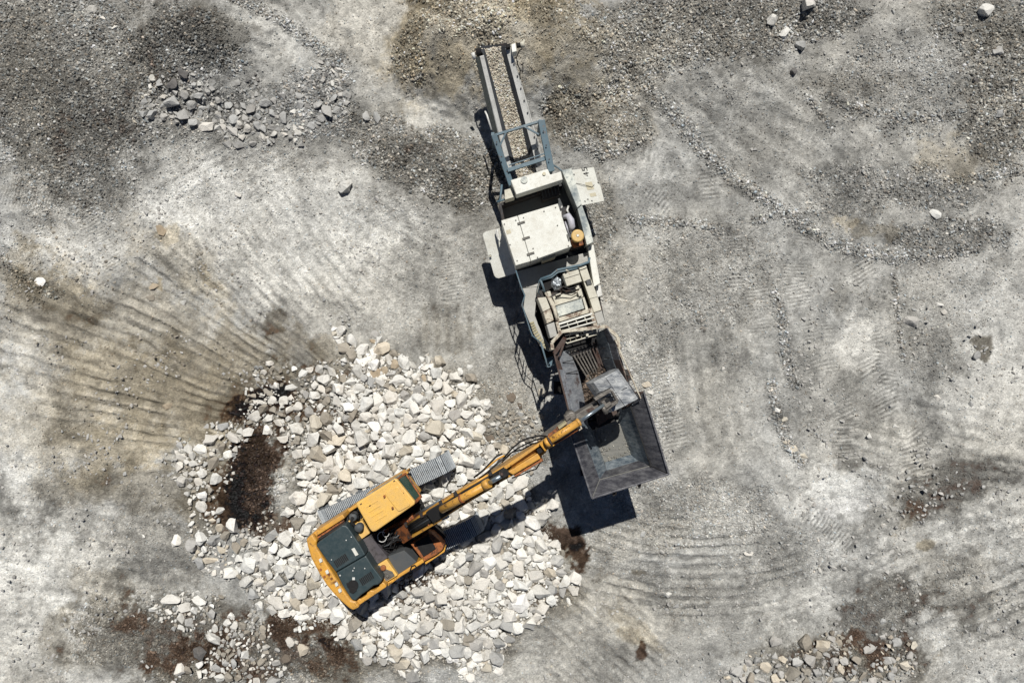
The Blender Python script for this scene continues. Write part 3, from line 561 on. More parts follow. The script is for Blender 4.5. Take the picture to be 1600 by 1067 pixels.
p = P(902.7, 368, 2.75); b = MB(); b.tube([Vector((p.x,p.y,2.1)), Vector((p.x,p.y,2.62)), Vector((p.x,p.y,2.64)), Vector((p.x,p.y,2.72)), Vector((p.x,p.y,2.76)), Vector((p.x,p.y,2.765))], [.13,.13,.195,.20,.185,.16], 24); pc = b.build('air_cleaner', 'amber', cr)
b = MB(); b.tube([Vector((p.x,p.y,2.765)), Vector((p.x,p.y,2.79))], [.05,.03], 12); b.build('cap_knob', 'white', pc)
b = MB(); b.prism([(892,374),(909,369),(912,382),(896,387)], 2.1, 1.6); b.build('air_cleaner_base', 'orange', cr, .02)
# numbered panel on the right, hinged down and outwards
pa, pb_, pf = P(890.5,266,2.2), P(927.7,260.7,1.5), P(909.5,320.5,2.2)
npl = (pb_ - pa).cross(pf - pa)
def onplane(px, py):
    d = P(px, py, 0) - Vector((0, 0, H)); return Vector((0, 0, H)) + d * ((pa - Vector((0, 0, H))).dot(npl) / d.dot(npl))
pc_, pd, pe = onplane(934.6,285.3), onplane(938.5,290.5), onplane(944.4,313.8)
b = MB(); b.plate([pa, pb_, pc_, pd, pe, pf], .035); np_ = b.build('numbered_panel', 'white', cr, .006)
uu = ((pb_ - pa) + (pe - pf)).normalized(); vv = (pf - pa).normalized(); nn = uu.cross(-vv).normalized()
def onpanel(u, v, dz=.004): return pa + (pb_ - pa) * u + (pf - pa) * v + nn * dz
cu = bpy.data.curves.new('panel_number', 'FONT'); cu.body = '45'; cu.size = .36; cu.extrude = .002; cu.align_x = 'CENTER'; cu.align_y = 'CENTER'
tx = bpy.data.objects.new('tmp', cu); C.objects.link(tx); dg = bpy.context.evaluated_depsgraph_get(); tm = bpy.data.meshes.new_from_object(tx.evaluated_get(dg)); bpy.data.objects.remove(tx)
tm.materials.clear(); tm.materials.append(M['ink']); to = bpy.data.objects.new('panel_number', tm); C.objects.link(to); to.parent = np_
rt = Matrix((-vv, -uu.cross(vv).cross(vv).normalized() * -1, nn)).transposed()
xa = (-vv).normalized(); za = nn; ya = za.cross(xa)
rt = Matrix((xa, ya, za)).transposed()
to.matrix_local = Matrix.Translation(onpanel(.60, .10, .006) - parent_origin(np_)) @ rt.to_4x4()
for u0, v0, u1, v1, m_ in ((.42,.40,.70,.62,'faded'),(.45,.18,.72,.30,'white'),(.45,.72,.70,.82,'faded'),(.80,.68,.84,.84,'white')):
    b = MB(); b.plate([onpanel(u0,v0,.008), onpanel(u1,v0,.008), onpanel(u1,v1,.008), onpanel(u0,v1,.008)], .006); b.build('sticker', m_, np_)
for u0, v0 in ((.10,.12),(.16,.90),(.95,.45),(.30,.86),(.44,.92)):
    b = MB(); b.plate([onpanel(u0-.03,v0-.01,.008), onpanel(u0+.035,v0,.008), onpanel(u0,v0+.045,.008)], .006); b.build('panel_mark', 'ink', np_)
b = MB(); b.tube([onpanel(.05,.38,.02), onpanel(.25,.45,.05), onpanel(.5,.52,.03), onpanel(.62,.56,.02), onpanel(.75,.50,.02)], .008, 5); b.build('loose_wire', 'ink', np_)
# right ledge boxes
b = MB(); b.prism([(918,384),(927.5,382),(938,442),(928,448)], 1.95, 1.2); b.build('side_ledge', 'white', cr, .015)
b = MB(); b.prism([(930,447),(938,445),(941.5,461),(934,464)], 1.6, 1.2); b.build('outer_bracket', 'beam', cr, .01)
# deck behind the engine, curved walkway on the left with grip strip and rails
b = MB(); b.prism([(806,424),(920,393),(923,408),(906,415),(870,423),(861,431),(844,437),(842,447),(814,450)], 1.75, 1.6); b.build('rear_deck', 'greycream', cr, .01)
wk = MB(); wk.prism([(814,450.5),(842,447.5),(838,464),(836,487),(840,505),(848,522),(862,545),(858,549),(844,540),(834,522),(828,505),(821,488),(814,477),(820,462)], 1.85, 1.75); wko = wk.build('walkway', 'greycream', cr, .008)
pts_o = [(828,503),(833,519),(843,536),(856,547.5)]; pts_i = [(833.5,501),(839,515),(849,531),(861,544.5)]
for i in range(3):
    for j in range(4):
        a0, a1 = lerp2(pts_o[i], pts_o[i+1], j / 4 + .03), lerp2(pts_o[i], pts_o[i+1], (j + 1) / 4 - .06); c0, c1 = lerp2(pts_i[i], pts_i[i+1], j / 4 + .03), lerp2(pts_i[i], pts_i[i+1], (j + 1) / 4 - .06)
        b = MB(); b.prism([a0, a1, c1, c0], 1.89, 1.86); b.build('grip_plate', 'tread', wko)
rail = [(806,422),(813,444),(820,461.5),(815.5,475.5),(821,492),(828,514),(832,524),(845,535)]
b = MB(); b.tube([P(x, y, 2.75 - .0 * i) for i, (x, y) in enumerate(rail)], .022, 8); b.tube([P(x, y, 2.75) for x, y in ((845,535),(850,552),(856,573),(866,570.5),(870,566))], .028, 8); ro = b.build('handrail', 'blue', cr)
b = MB(); b.tube([P(x, y, 2.3) for x, y in rail], .016, 6); b.tube([P(x, y, 2.2) for x, y in ((845,535),(850,552),(856,573),(866,570.5))], .018, 6); b.build('knee_rail', 'blue', ro)
for x, y in rail[1:] + [(856,573),(866,570.5)]:
    b = MB(); p = P(x, y, 2.75); b.tube([p, Vector((p.x, p.y, 1.7))], .018, 6); b.build('rail_post', 'blue', ro)
b = MB(); b.prism([(851,560),(857,574),(866,571),(864,556)], 1.2, 1.12); b.prism([(858,566),(866,560),(867,570),(861,573)], 1.5, 1.3); b.build('boarding_step', 'blue', cr)
b = MB(); b.tube([P(*q) for q in ((844,436,2.6),(861,430,2.6),(871,421.5,2.6),(907,414,2.6),(920,409,2.6),(921,402,2.6))], .04, 8); b.tube([P(*q) for q in ((844,438,2.3),(862,433,2.3),(872,425,2.3),(907,418,2.3))], .03, 8); b.build('safety_rail', 'blue', cr)
b = MB(); b.tube([P(*q) for q in ((844,436,2.6),(848,446,2.6),(852,458,2.5))], .035, 8); b.tube([P(*q) for q in ((843,437,2.6),(839,452,2.3),(838,463,2.1))], .014, 6); b.tube([P(*q) for q in ((846,440,2.5),(841,456,2.2),(845,462,2.1))], .014, 6); b.tube([P(*q) for q in ((842,450,2.3),(850,455,2.3))], .014, 6); b.build('ladder_rail', 'blue', cr)
b = MB(); b.prism([(847,437),(905,420),(908,446),(856,462)], 1.65, 1.5, 2.0); b.build('drive_bay', 'black', cr)
# crumpled wrap over the hydraulic block
ic = bmesh.new(); bmesh.ops.create_icosphere(ic, subdivisions=4, radius=1); rr = random.Random(4)
p = P(870, 443, 2.2)
for v in ic.verts:
    k = 1 + .30 * (float(vn(np.array([v.co.x * 3.1 + 5]), np.array([v.co.y * 3.1 + v.co.z * 2]), 8)[0])) + .5 * float(vn(np.array([v.co.x * 7 + 9]), np.array([v.co.y * 7 - v.co.z * 6]), 9)[0]) * .5
    v.co = Vector((v.co.x * .17 * k, v.co.y * .22 * k, v.co.z * .2 * k)) + p
b = MB(); b.bm.free(); b.bm = ic; b.build('foil_wrap', 'foil', cr)
b = MB(); b.prism([(879,427.5),(903.7,420.5),(909.3,439.4),(885.7,447)], 2.75, 2.0); vb = b.build('valve_box', 'cream', cr, .02)
b = MB(); b.beam(P(881.5,435,2.76), P(905.5,427.5,2.76), .012, .012); b.build('lid_seam', 'hinge', vb)
b = MB(); b.tube([P(885,421.5,2.9), P(887,424,2.6)], [.02,.06], 8); b.build('breather', 'cream', vb)
# --- right box-section frame of the crusher body
b = MB(); b.prism([(903.5,415.5),(915,411.5),(917,417.5),(906,421.5)], 2.55, 1.6); b.prism([(905.5,422.5),(917,418),(923,435.5),(912,440)], 2.5, 1.6); b.prism([(912,440.5),(914,440),(917,447),(925,444.5),(922.5,436),(923.5,435.7),(934,463),(921,466.5)], 2.5, 1.6); b.prism([(914.5,439.5),(922,436.7),(924.5,444),(917.3,446.7)], 2.2, 1.7, 2.5)
b.build('frame_box', 'cream', cr, .015)
b = MB(); b.prism([(921.2,467),(934.2,463.5),(940,484),(928,488)], 2.5, 1.6); b.build('frame_box', 'cream', cr, .015)
b = MB(); b.prism([(928.2,488.5),(940.2,484.5),(945,502),(934,506.5)], 2.45, 1.6); b.build('frame_box', 'greycream', cr, .015)
b = MB(); b.prism([(915.5,437.6),(921.5,435.6),(924,443.5),(918,445.6)], 2.515, 2.4, 2.5); b.build('inspection_port', 'slate', cr)
# left box-section
b = MB(); b.prism([(839.6,465),(853,463.5),(860,481.5),(848.5,487)], 2.7, 1.5); b.build('frame_box', 'cream', cr, .02)
b = MB(); b.prism([(848.7,487.5),(860.2,482),(865.5,500),(854.5,505.5)], 2.7, 1.5); b.build('frame_box', 'creamrust', cr, .02)
b = MB(); b.prism([(854,507),(866,502.5),(871,524),(860,528)], 2.7, 1.5); b.build('frame_box', 'greycream', cr, .02)
b = MB(); b.tube([P(*q) for q in ((853,457,2.6),(860,470,2.7),(866,484,2.75),(871,500,2.75))], .05, 10); b.tube([P(*q) for q in ((858,462,2.6),(865,474,2.7),(871,493,2.7))], .035, 10); b.build('hydraulic_ram', 'creamrust', cr)
# jaw body
jb = MB(); jb.prism([(854,458),(862,455),(906,443),(913,458),(924,490),(935,510),(878,524),(866,497)], 2.15, 1.3); jaw = jb.build('jaw_body', 'darkmetal', cr, .02)
b = MB(); b.prism([(863,463),(908,450),(911.5,463),(868,476.5)], 2.5, 2.2); b.prism([(854,455),(860,454),(862,462),(857,464)], 2.7, 2.2); b.prism([(902,455),(907,453),(910,461),(905,463)], 2.7, 2.2); b.build('toggle_cover', 'cream', jaw, .02)
b = MB(); b.tube([P(*q) for q in ((860,457,2.6),(874,452,2.7),(880,447,2.6),(889,451,2.65),(901,447,2.6))], .022, 8); b.tube([P(*q) for q in ((868,463,2.62),(880,458,2.7),(893,461,2.65),(905,455,2.62))], .016, 8); b.tube([P(*q) for q in ((876,451,2.5),(884,455,2.6),(900,452,2.6))], .03, 8); b.build('hose', 'darkmetal', jaw)
b = MB(); b.prism([(898,446),(904,444),(906,450),(900,452)], 2.6, 2.1); b.prism([(868,460),(876,457),(877,460),(869,463)], 2.6, 2.3); b.build('valve', 'cream', jaw, .01)
b = MB(); b.prism([(867.7,477.6),(909.3,465),(915,481),(873.3,494.5)], 2.55, 2.2); b.build('mottled_cover', 'mottle', jaw, .015)
b = MB(); b.prism([(864,476),(867.2,475),(874,497),(869.5,499)], 2.65, 2.0); b.prism([(909.8,464.5),(913,463.5),(920,485),(916,487)], 2.65, 2.0); b.prism([(866.5,475.5),(908.6,462),(909.4,464.6),(867.3,477.2)], 2.6, 2.0); b.build('side_bar', 'cream', jaw, .01)
b = MB(); b.prism([(867.7,497.5),(922,481),(925,487),(871,503.5)], 2.75, 2.0); b.build('cross_member', 'creamrust', jaw, .02)
b = MB(); b.prism([(920,482),(925,480),(934,508),(928,511)], 2.8, 2.0); b.prism([(868,503),(873,502),(878,521),(873,523)], 2.8, 2.0); b.build('side_bar', 'creamrust', jaw, .01)
grl = MB(); grl.beam(P(873,506,2.8), P(925,489.5,2.8), .06, .05); gro = grl.build('jaw_grille', 'white', jaw)
for a_, c_ in (((874.5,511.5),(928,495.5)), ((877,517),(931,502))):
    b = MB(); b.tube([P(*a_, 2.8), P(*c_, 2.8)], .027, 8); b.build('grille_bar', 'white', gro)
for t in (.24, .5, .76):
    b = MB(); b.tube([P(*lerp2((873,506),(925,489.5), t), 2.79), P(*lerp2((877,517),(931,502), t), 2.79)], .016, 6); b.build('grille_bar', 'cream', gro)
# arch guard over the feeder mouth
arch = [(863.5,546),(862,535),(878,517.5),(912,513.5),(946,509.5),(965,525.5),(967,544),(971,565),(977,590)]
b = MB()
for a_, c_ in zip(arch[:-1], arch[1:]):
    b.beam(P(*a_, 3.55 if c_[1] < 550 else 3.5), P(*c_, 3.55 if c_[1] < 550 else 3.5), .10 if c_[1] < 550 else .06, .10)
b.build('arch_guard', 'creamrust', cr, .01)
b = MB(); b.prism([(964,541),(970,540),(971.5,545),(966,546.5)], 3.4, 3.1); b.build('arch_bracket', 'rust', cr, .01)
for q in ((863.5,546),(967,544),(946,509.5),(878,517.5)):
    b = MB(); p = P(*q, 3.5); b.beam(p, (p.x, p.y, 2.4), .08, .08, (1, 0, 0)); b.build('arch_leg', 'creamrust', cr)
# chain rack below the arch
rk = MB(); rk.tube([P(*q, 3.3) for q in ((883,524),(932,512),(935,515),(934.5,520.5),(932,522),(886,536),(884,534))], .022, 8); rko = rk.build('chain_rack', 'cream', cr)
b = MB(); b.tube([P(884,530,3.3), P(932,517,3.3)], .02, 8); b.build('rack_bar', 'cream', rko)
for t in (.12, .3, .48, .66, .84):
    b = MB(); b.tube([P(*lerp2((884,524.5),(933,513), t), 3.29), P(*lerp2((886,536),(934,521), t), 3.29)], .015, 6); b.build('rack_bar', 'creamrust', rko)
for x, y in ((893,520),(914,517.5),(917.5,522.5),(902,523)):
    b = MB(); b.prism([(x-2,y-1.5),(x+2,y-2.5),(x+2.5,y+2),(x-1.5,y+3)], 3.42, 3.25); b.build('chain_lug', 'cream', rko, .01)
for i in range(12):
    t = (i + .5) / 12; a_ = P(*lerp2((887,537.5),(934,523.5), t), 3.2); b = MB(); b.tube([a_ + Vector((.02 * math.sin(i * 5), 0, -.12 * k)) for k in range(6)], [.028,.014,.028,.014,.028,.014], 6); b.build('chain', 'darkmetal', rko)
# --- vibrating feeder: grizzly bars between sloping liners
gzl = MB(); gzl.prism([(886,540),(935,524),(968,640),(932,662),(905,600)], 1.72, 1.65, 2.4); feeder = gzl.build('feeder_pan', 'black', cr)
T0, T1 = ((891,547),(930,533.5)), ((922,597),(950,586))
for i in range(8):
    t = i / 7.6 + .02; a_ = lerp2(*T0, t); c_ = lerp2(*T1, t); b = MB(); b.sweep([(a_[0], a_[1], 2.62, 2.42, .036), (c_[0], c_[1], 2.48, 2.28, .055)])
    b.build('grizzly_bar', 'greasy' if i < 6 else 'rust', feeder, .008)
b = MB(); b.beam(P(891,552.5,2.66), P(929,539,2.66), .05, .04); b.build('bar_clamp', 'darkmetal', feeder)
b = MB(); b.plate([P(930,534.5,2.6), P(937,560,2.52), P(946,582,2.45), P(950,596,2.4), P(940,600,2.4), P(934,585,2.42)], .02); b.build('wear_plate', 'rust', feeder)
b = MB(); b.plate([P(916,588,2.42), P(950,578,2.42), P(972,640,2.3), P(935,665,2.3)], .03); b.build('feeder_floor', 'rust', feeder)
LZ, RZ = 2.55, 3.7
LO = [(866,552),(873,577),(881,610),(892,655)]; LI = [(889,546),(903,578),(911,610),(922,680)]
for i in range(3):
    b = MB(); b.plate([P(*LO[i], RZ), P(*lerp2(LO[i], LI[i], .22), RZ - .25), P(*lerp2(LO[i + 1], LI[i + 1], .22), RZ - .25), P(*LO[i + 1], RZ)], .03); b.build('hopper_liner', 'rust' if i < 1 else 'liner2', cr, .004)
    b = MB(); b.plate([P(*lerp2(LO[i], LI[i], .23), RZ - .25), P(*LI[i], LZ), P(*LI[i + 1], LZ - .1), P(*lerp2(LO[i + 1], LI[i + 1], .23), RZ - .25)], .03); b.build('hopper_liner', 'liner2', cr, .004)
b = MB(); b.beam(P(866,552,3.72), P(883,527,3.72), .12, .07); b.beam(P(884,527,3.72), P(874,556,3.74), .06, .05); b.beam(P(866,552,3.74), P(892,655,3.74), .05, .06); b.build('feeder_edge', 'rust', cr, .008)
RO = [(948,512),(961,535),(968,562),(980,596),(1001,625)]; RI = [(931,520),(933,540),(939,560),(947,580),(968,645)]
for i in range(4):
    b = MB(); b.plate([P(*RO[i], RZ), P(*lerp2(RO[i], RI[i], .36), RZ - .35), P(*lerp2(RO[i + 1], RI[i + 1], .36), RZ - .35), P(*RO[i + 1], RZ)], .03); b.build('hopper_liner', 'rust' if i == 2 else 'hopper', cr, .004)
    b = MB(); b.plate([P(*lerp2(RO[i], RI[i], .37), RZ - .35), P(*RI[i], LZ), P(*RI[i + 1], LZ - .08), P(*lerp2(RO[i + 1], RI[i + 1], .37), RZ - .35)], .03); b.build('hopper_liner', 'liner', cr, .004)
b = MB(); b.beam(P(961,530,3.73), P(1001,622,3.73), .04, .06); b.build('feeder_edge', 'creamrust', cr, .008)
for i in range(2):    # dark seams where the liner plates overlap
    y = 562 + i * 17; b = MB(); b.beam(P(879 + i * 5, y + 4, 3.36), P(899 + i * 6, y - 1, 2.78), .02, .02); b.build('liner_seam', 'darkmetal', cr)
    b = MB(); b.beam(P(956 + i * 4, 541 + i * 16, 3.36), P(937 + i * 3, 545 + i * 15, 2.78), .02, .02); b.build('liner_seam', 'darkmetal', cr)
# --- the big hopper
rim = [(925,778),(1045,740),(1006,612),(884,652)]; r1 = [(937,748.5),(1016,727),(985,634),(905,660)]; r2 = [(947,734.5),(997,719),(971,640),(921,664)]; fl = [(944.5,721.5),(985.5,709.5),(966,655),(926,672)]
zs = (3.72, 3.2, 2.62, 2.3)
hp = MB(); hp.plate([P(x, y, zs[3]) for x, y in fl], .04); hop = hp.build('hopper_floor', 'hopperfloor', cr)
rings = [rim, r1, r2]
for k in range(4):
    if k == 2: continue
    j = (k + 1) % 4
    for a_, c_, za_, zb_, mm in ((rim, r1, zs[0], zs[1], 'hopper'), (r1, r2, zs[1], zs[2], 'liner' if k != 0 else 'hopper')):
        b = MB(); b.plate([P(*a_[k], za_), P(*a_[j], za_), P(*c_[j], zb_), P(*c_[k], zb_)], .025); b.build('hopper_side', mm, cr, .004)
    b = MB(); b.plate([P(*r2[k], zs[2]), P(*r2[j], zs[2]), P(*fl[j], zs[3]), P(*fl[k], zs[3])], .025); b.build('hopper_liner', 'liner', cr, .004)
b = MB(); b.plate([P(1006,612,3.72), P(990.5,612.5,3.72), P(974,640,3.3), P(985,634,3.2)], .025); b.plate([P(990.5,612.5,3.70), P(974,628,3.3), P(971,640,2.7), P(985,634,3.2)], .02); b.build('hopper_side', 'rust', cr)
b = MB()
for k in (0, 1, 3):
    a_, c_ = rim[k], rim[(k + 1) % 4]
    b.beam(P(*a_, 3.74), P(*c_, 3.74), .05, .05)
b.build('hopper_rim', 'hopper', cr, .008)
for k in (0, 1, 2):
    b = MB(); b.tube([P(*rim[k], 3.70), P(*r1[k], 3.17), P(*r2[k], 2.59), P(*fl[k], 2.27)], .028, 6); b.build('corner_light_seal', 'hopper', cr)  # added tubes close the corner gaps where sunlight leaked through
for a_, c_, w_ in ((P(1045,740,3.72), P(1016,727,3.23), .03), (P(925,778,3.72), P(937,748.5,3.22), .02), (P(1016,727,3.24), P(985,634,3.24), .03), (P(937,748.5,3.215), P(1016,727,3.215), .02), (P(1014,717,3.27), P(1017,731,3.27), .03)):
    b = MB(); b.beam(a_, c_, w_, .02); b.build('hopper_seam', 'black' if w_ > .025 else 'hopperfloor', cr)
for k, (x, y) in enumerate(((960,772),(1000,759),(910,735))):    # stiffeners under the flared sides
    b = MB(); b.beam(P(x, y, 3.55), P(lerp2((x, y), (965,700), .35)[0], lerp2((x, y), (965,700), .35)[1], 2.1), .05, .12); b.build('hopper_stiffener', 'darkmetal', cr)

# ------------------------------------------------------------------ the excavator
EZ = .55
ex = empty('excavator', P(590, 850, EZ), 'yellow crawler excavator with dark engine hood reaching its bucket over the crusher hopper', 'excavator')
ta = R(24.6); TA = Vector((math.cos(ta), math.sin(ta), 0))
for (x0, y0), (x1, y1) in (((504,811),(696.5,723)), ((552,907),(743,823))):
    c0 = (P(x0, y0, 1.5) + P(x1, y1, 1.5)) / 2; L = (P(x1, y1, 1.5) - P(x0, y0, 1.5)).length
    crawler(ex, c0.x, c0.y, EZ + .50, L / 2 - .30, .44, .60, TA, n=58)
b = MB(); b.prism([(560,812),(650,772),(690,855),(600,895)], 1.35, .9); b.build('track_frame', 'darkmetal', ex, .02)
ZR = 2.9
b = MB(); c0 = P(612, 838, 1.4); b.tube([Vector((c0.x,c0.y,1.3)), Vector((c0.x,c0.y,1.72))], .62, 32); b.build('slew_ring', 'darkmetal', ex)
hp_ = [(487,834),(560,788),(612,812),(648,786),(650,826),(668,831),(692,853),(683,865),(660,878),(562,944),(552,948),(520,915),(500,885),(488,858)]
b = MB(); b.prism(hp_, 1.85, 1.65, ZR); b.build('house_deck', 'darkmetal', ex, .015)
cw = [(477.7,842),(487.5,833.2),(495.5,845),(493,851),(504,870),(520,895.5),(534,917),(548,936.5),(556,938.4),(561.7,948),(551,953.3),(545,949.5),(534,940),(522.5,929),(510,914),(499,897),(491,882),(486,872),(480.5,855)]
b = MB(); b.prism(cw, 2.95, 1.6); cwo = b.build('counterweight', 'yellow', ex, .06)
for x, y in ((500.7,875),(510.8,893),(525.5,912.5),(530.7,922)):
    b = MB(); b.prism([(x-3,y-1.5),(x+1,y-4),(x+3.3,y+1.5),(x-.8,y+4)], 3.0, 2.94, 3.0); b.build('pale_pad', 'white', cwo, .012)  # small pale raised pads on the counterweight
for x, y in ((501,889),(507,900),(518,903),(514,897)):
    b = MB(); p = P(x, y, 2.955); b.tube([p, p + Vector((0, 0, .02))], .04, 8); b.build('bolt', 'orange', cwo)
# hood in two panels
A_, B_ = (527.8,893.5), (568.3,868.5)
h1 = [(493.6,851.3),(497,846.5),(534.5,820.3),(542,822),(553,838),(561,849.5),(567.8,867.8),(527.4,892.8),(505,867.5)]
h1 = [(493.6,851.3),(497,846.5),(534.5,820.3),(542,822),(553,837),(562,850),(569,867),(527.6,892.9),(509,872.5)]
h1 = [(493.8,851.5),(497,846.8),(534.5,820.3),(540,820.3),(544,823.5),(562,850),(571,866.3),(524.8,893.2),(509,873)]
h2 = [(525.4,894.2),(571.6,867.3),(582,884),(597,903.5),(596.3,908),(590,913),(584,914),(574,922),(564,929),(555.5,937.5),(549.5,936.4),(535,914)]
hood = None
for hpts in (h1, h2):
    b = MB(); b.prism(hpts, 3.05, 1.9); o = b.build('engine_hood', 'teal', ex, .035)
    hood = hood or o
def vent(cx, cy, n, par):
    d = Vector((.83, -.56)); u = Vector((.50, .866))
    plate_ = []
    for s1, s2 in ((-11.5,-6.5),(11.5,-6.5),(11.5,6.5),(-11.5,6.5)): plate_.append((cx + d.x * s1 + u.x * s2, cy + d.y * s1 + u.y * s2))
    b = MB(); b.prism(plate_, 3.056, 3.0, 3.05); vo = b.build('vent', 'teal', par)
    for i in range(n):
        t = -10 + 20 * i / (n - 1); c = (cx + d.x * t, cy + d.y * t)
        b = MB(); b.prism([(c[0] + u.x * s2 + d.x * s1, c[1] + u.y * s2 + d.y * s1) for s1, s2 in ((-1.,-5.7),(1.,-5.7),(1.,5.7),(-1.,5.7))], 3.062, 3.05, 3.05); b.build('vent_slot', 'black', vo)
vent(533, 875, 8, hood); vent(573, 903, 8, o)
b = MB(); b.prism([(549,857),(553.5,854.8),(560,865.5),(555.5,868)], 3.07, 3.04); b.build('warning_label', 'white', hood)
for x, y, s_ in ((552.5,903,2),(531.5,898,1),(551.5,890.5,.9),(553.5,886.5,.8),(570,887,.8),(518,873.5,.7),(549,838,.8),(541,843,.8)):
    b = MB(); p = P(x, y, 3.052); b.beam(p - Vector((.02 * s_, 0, 0)), p + Vector((.02 * s_, 0, 0)), .04 * s_, .02); b.build('catch', 'beam', o)
p = P(551, 914.5, 3.1); b = MB(); b.tube([Vector((p.x,p.y,3.0)), Vector((p.x,p.y,3.075))], [.165,.165], 20); xo = b.build('exhaust', 'black', o); xo.data.shade_flat()
b = MB(); b.prism([(546,918),(556,916),(558,922),(552,927),(546,924)], 3.08, 3.0, 3.05); b.prism([(541,910),(547,908),(548,915),(543,917)], 3.085, 3.0, 3.05); b.build('heat_shield', 'black', o, .02)
b = MB(); b.prism([(553.5,938.5),(559.5,934.5),(563,936),(572,930),(572.5,926.5),(578,922.5),(583,923),(592,916.5),(592.5,912.5),(597,909.5),(601,912),(603.5,917),(561,945.5),(556.5,940)], 2.85, 1.9, 2.9); rsl = b.build('side_door', 'yellow', ex, .03)
b = MB(); b.prism([(604.3,917.5),(601.8,912.8),(624,897),(651,879.5),(659,874.5),(662,879.5),(626,901.5)], 2.5, 1.8, 2.6); b.build('side_door', 'yellow', ex, .025)
# left side: door rail, louvres, filter housings
b = MB(); b.prism([(488,832.8),(534,803.3),(538.6,809.3),(492.5,838.6)], 2.75, 1.8, 2.8); b.build('side_door', 'yellow', ex, .03)
b = MB(); b.prism([(539.5,799.5),(555,789.5),(557.5,793.5),(542,803.5)], 2.5, 1.8, 2.8); b.prism([(618,748),(633.5,738),(635.5,742),(625,749)], 2.45, 1.9, 2.8); b.build('side_step', 'yellow', ex, .02)
b = MB(); b.prism([(557,789.5),(618,749),(620,752),(559,792)], 1.95, 1.75, 2.3); b.build('cab_sill', 'black', ex)
for k, (a_, c_) in enumerate((((497.5,842),(539.5,815)), ((495,839.8),(537.5,812.3)))):
    b = MB(); b.beam(P(*a_, 2.72), P(*c_, 2.72), .05, .06); b.build('louvre_bar', 'orange' if k else 'darkmetal', ex)
b = MB(); b.prism([(492,838.7),(538.4,809.4),(542,817),(497,846)], 2.4, 1.8, 2.7); b.build('louvre_floor', 'darkmetal', ex)
b = MB(); b.prism([(538,817.5),(546,812.5),(549,816),(557,815),(566,813),(578,832.5),(562,843.8)], 2.6, 1.8); fp = b.build('filter_deck', 'roof_yellow', ex, .025)
b = MB(); b.prism([(541,806),(556,797),(562,812),(552,820),(546,812)], 2.3, 1.8, 2.6); b.build('filter_bay', 'black', ex)
for x, y, r_, z_ in ((551,808,.125,2.85),(560,824.7,.135,2.82)):
    p = P(x, y, z_); b = MB(); b.tube([Vector((p.x,p.y,2.4)), Vector((p.x,p.y,z_-.04)), Vector((p.x,p.y,z_)), Vector((p.x,p.y,z_+.01))], [r_,r_,r_*.8,.01], 20); b.build('filter_canister', 'slate', fp)
b = MB(); b.tube([P(546,805,2.7), P(552,801,2.8), P(559,806,2.75), P(560,812,2.6)], .045, 8); b.tube([P(551,808,2.88), P(549,816,2.7), P(555,821,2.7)], .05, 8); b.build('intake_hose', 'black', fp)
b = MB(); b.prism([(563.5,843.8),(578.5,836.5),(606,870.3),(585.5,883)], 2.55, 1.8); b.build('anti_slip_plate', 'plum', ex, .012)
b = MB(); b.prism([(586.5,883.8),(603.5,873.2),(621.5,898.3),(603,909.5)], 2.6, 1.8); tk = b.build('fuel_tank', 'roof_yellow', ex, .025)
b = MB(); b.prism([(588,884.5),(592,882),(603,888),(613,892),(617,899),(603.5,907.5)], 2.606, 2.58, 2.6); b.build('dirt_patch', 'greasy', tk)
for x, y, m_, r_ in ((599,886,'orange',.09),(605.7,898.7,'hinge',.05)):
    p = P(x, y, 2.6); b = MB(); b.tube([p, p + Vector((0,0,.05)), p + Vector((0,0,.06))], [r_, r_, r_*.6], 16); b.build('tank_cap', m_, tk)
b = MB(); b.prism([(605.5,868.8),(631.5,859),(651,877),(622,897.3)], 2.45, 1.8); b.build('step_plate', 'slate', ex, .012)
b = MB(); b.tube([P(*q, 2.55) for q in ((640,893),(643,884),(648,882),(652,887))], .02, 6); b.tube([P(*q) for q in ((663,881,2.0),(662,900,1.6),(652,915,1.2))], .012, 6); b.build('grab_rail', 'black', ex)
# right front box
b = MB(); b.prism([(641,849),(668,830.5),(676,834),(688,845),(693.5,853.5),(691,859),(683,865.5),(662,877)], 2.35, 1.75); tb = b.build('tool_box', 'orange', ex, .03)
b = MB(); b.prism([(648.5,847.3),(669.5,835.3),(681,856.5),(661.8,869)], 2.40, 2.3, 2.38); b.build('box_lid', 'black', tb, .01)
b = MB(); b.prism([(663,879.5),(692.5,860.5),(694,855.5),(695.5,857.5),(694,863),(664.5,882.5)], 2.2, 1.8, 2.3); b.build('side_rail', 'yellow', ex, .01)
# cab
roof = [(555.8,787.6),(558,784.5),(616,747.5),(620,748),(648,783),(648,787.5),(587,829.5),(581.5,830.5),(577.5,826)]
b = MB(); b.prism(roof, 3.68, 3.52); cab = b.build('cab_roof', 'roof_yellow', ex, .04)
b = MB(); b.prism([(558,787),(618,749.5),(646,785),(583,828)], 3.52, 2.5, 3.6); b.build('cab_window', 'glass', ex, .01)
b = MB(); b.prism([(557.5,787),(618,749),(647,785.5),(583,828.5)], 2.5, 1.85, 3.6); b.build('cab_body', 'yellow', ex, .03)
b = MB(); b.prism([(601.5,771),(604,768),(619,758.5),(623,759.5),(641,785),(640.5,789),(625,798),(621.5,797)], 3.72, 3.6, 3.68); ht = b.build('roof_hatch', 'roof_yellow', cab, .02)
for x, y in ((600.5,774.5),(613.3,792.8)):
    b = MB(); b.prism([(x-1.6,y-1),(x+.9,y-2.2),(x+2,y+1),(x-.7,y+2.4)], 3.745, 3.66, 3.7); b.build('hatch_hinge', 'orange', ht)
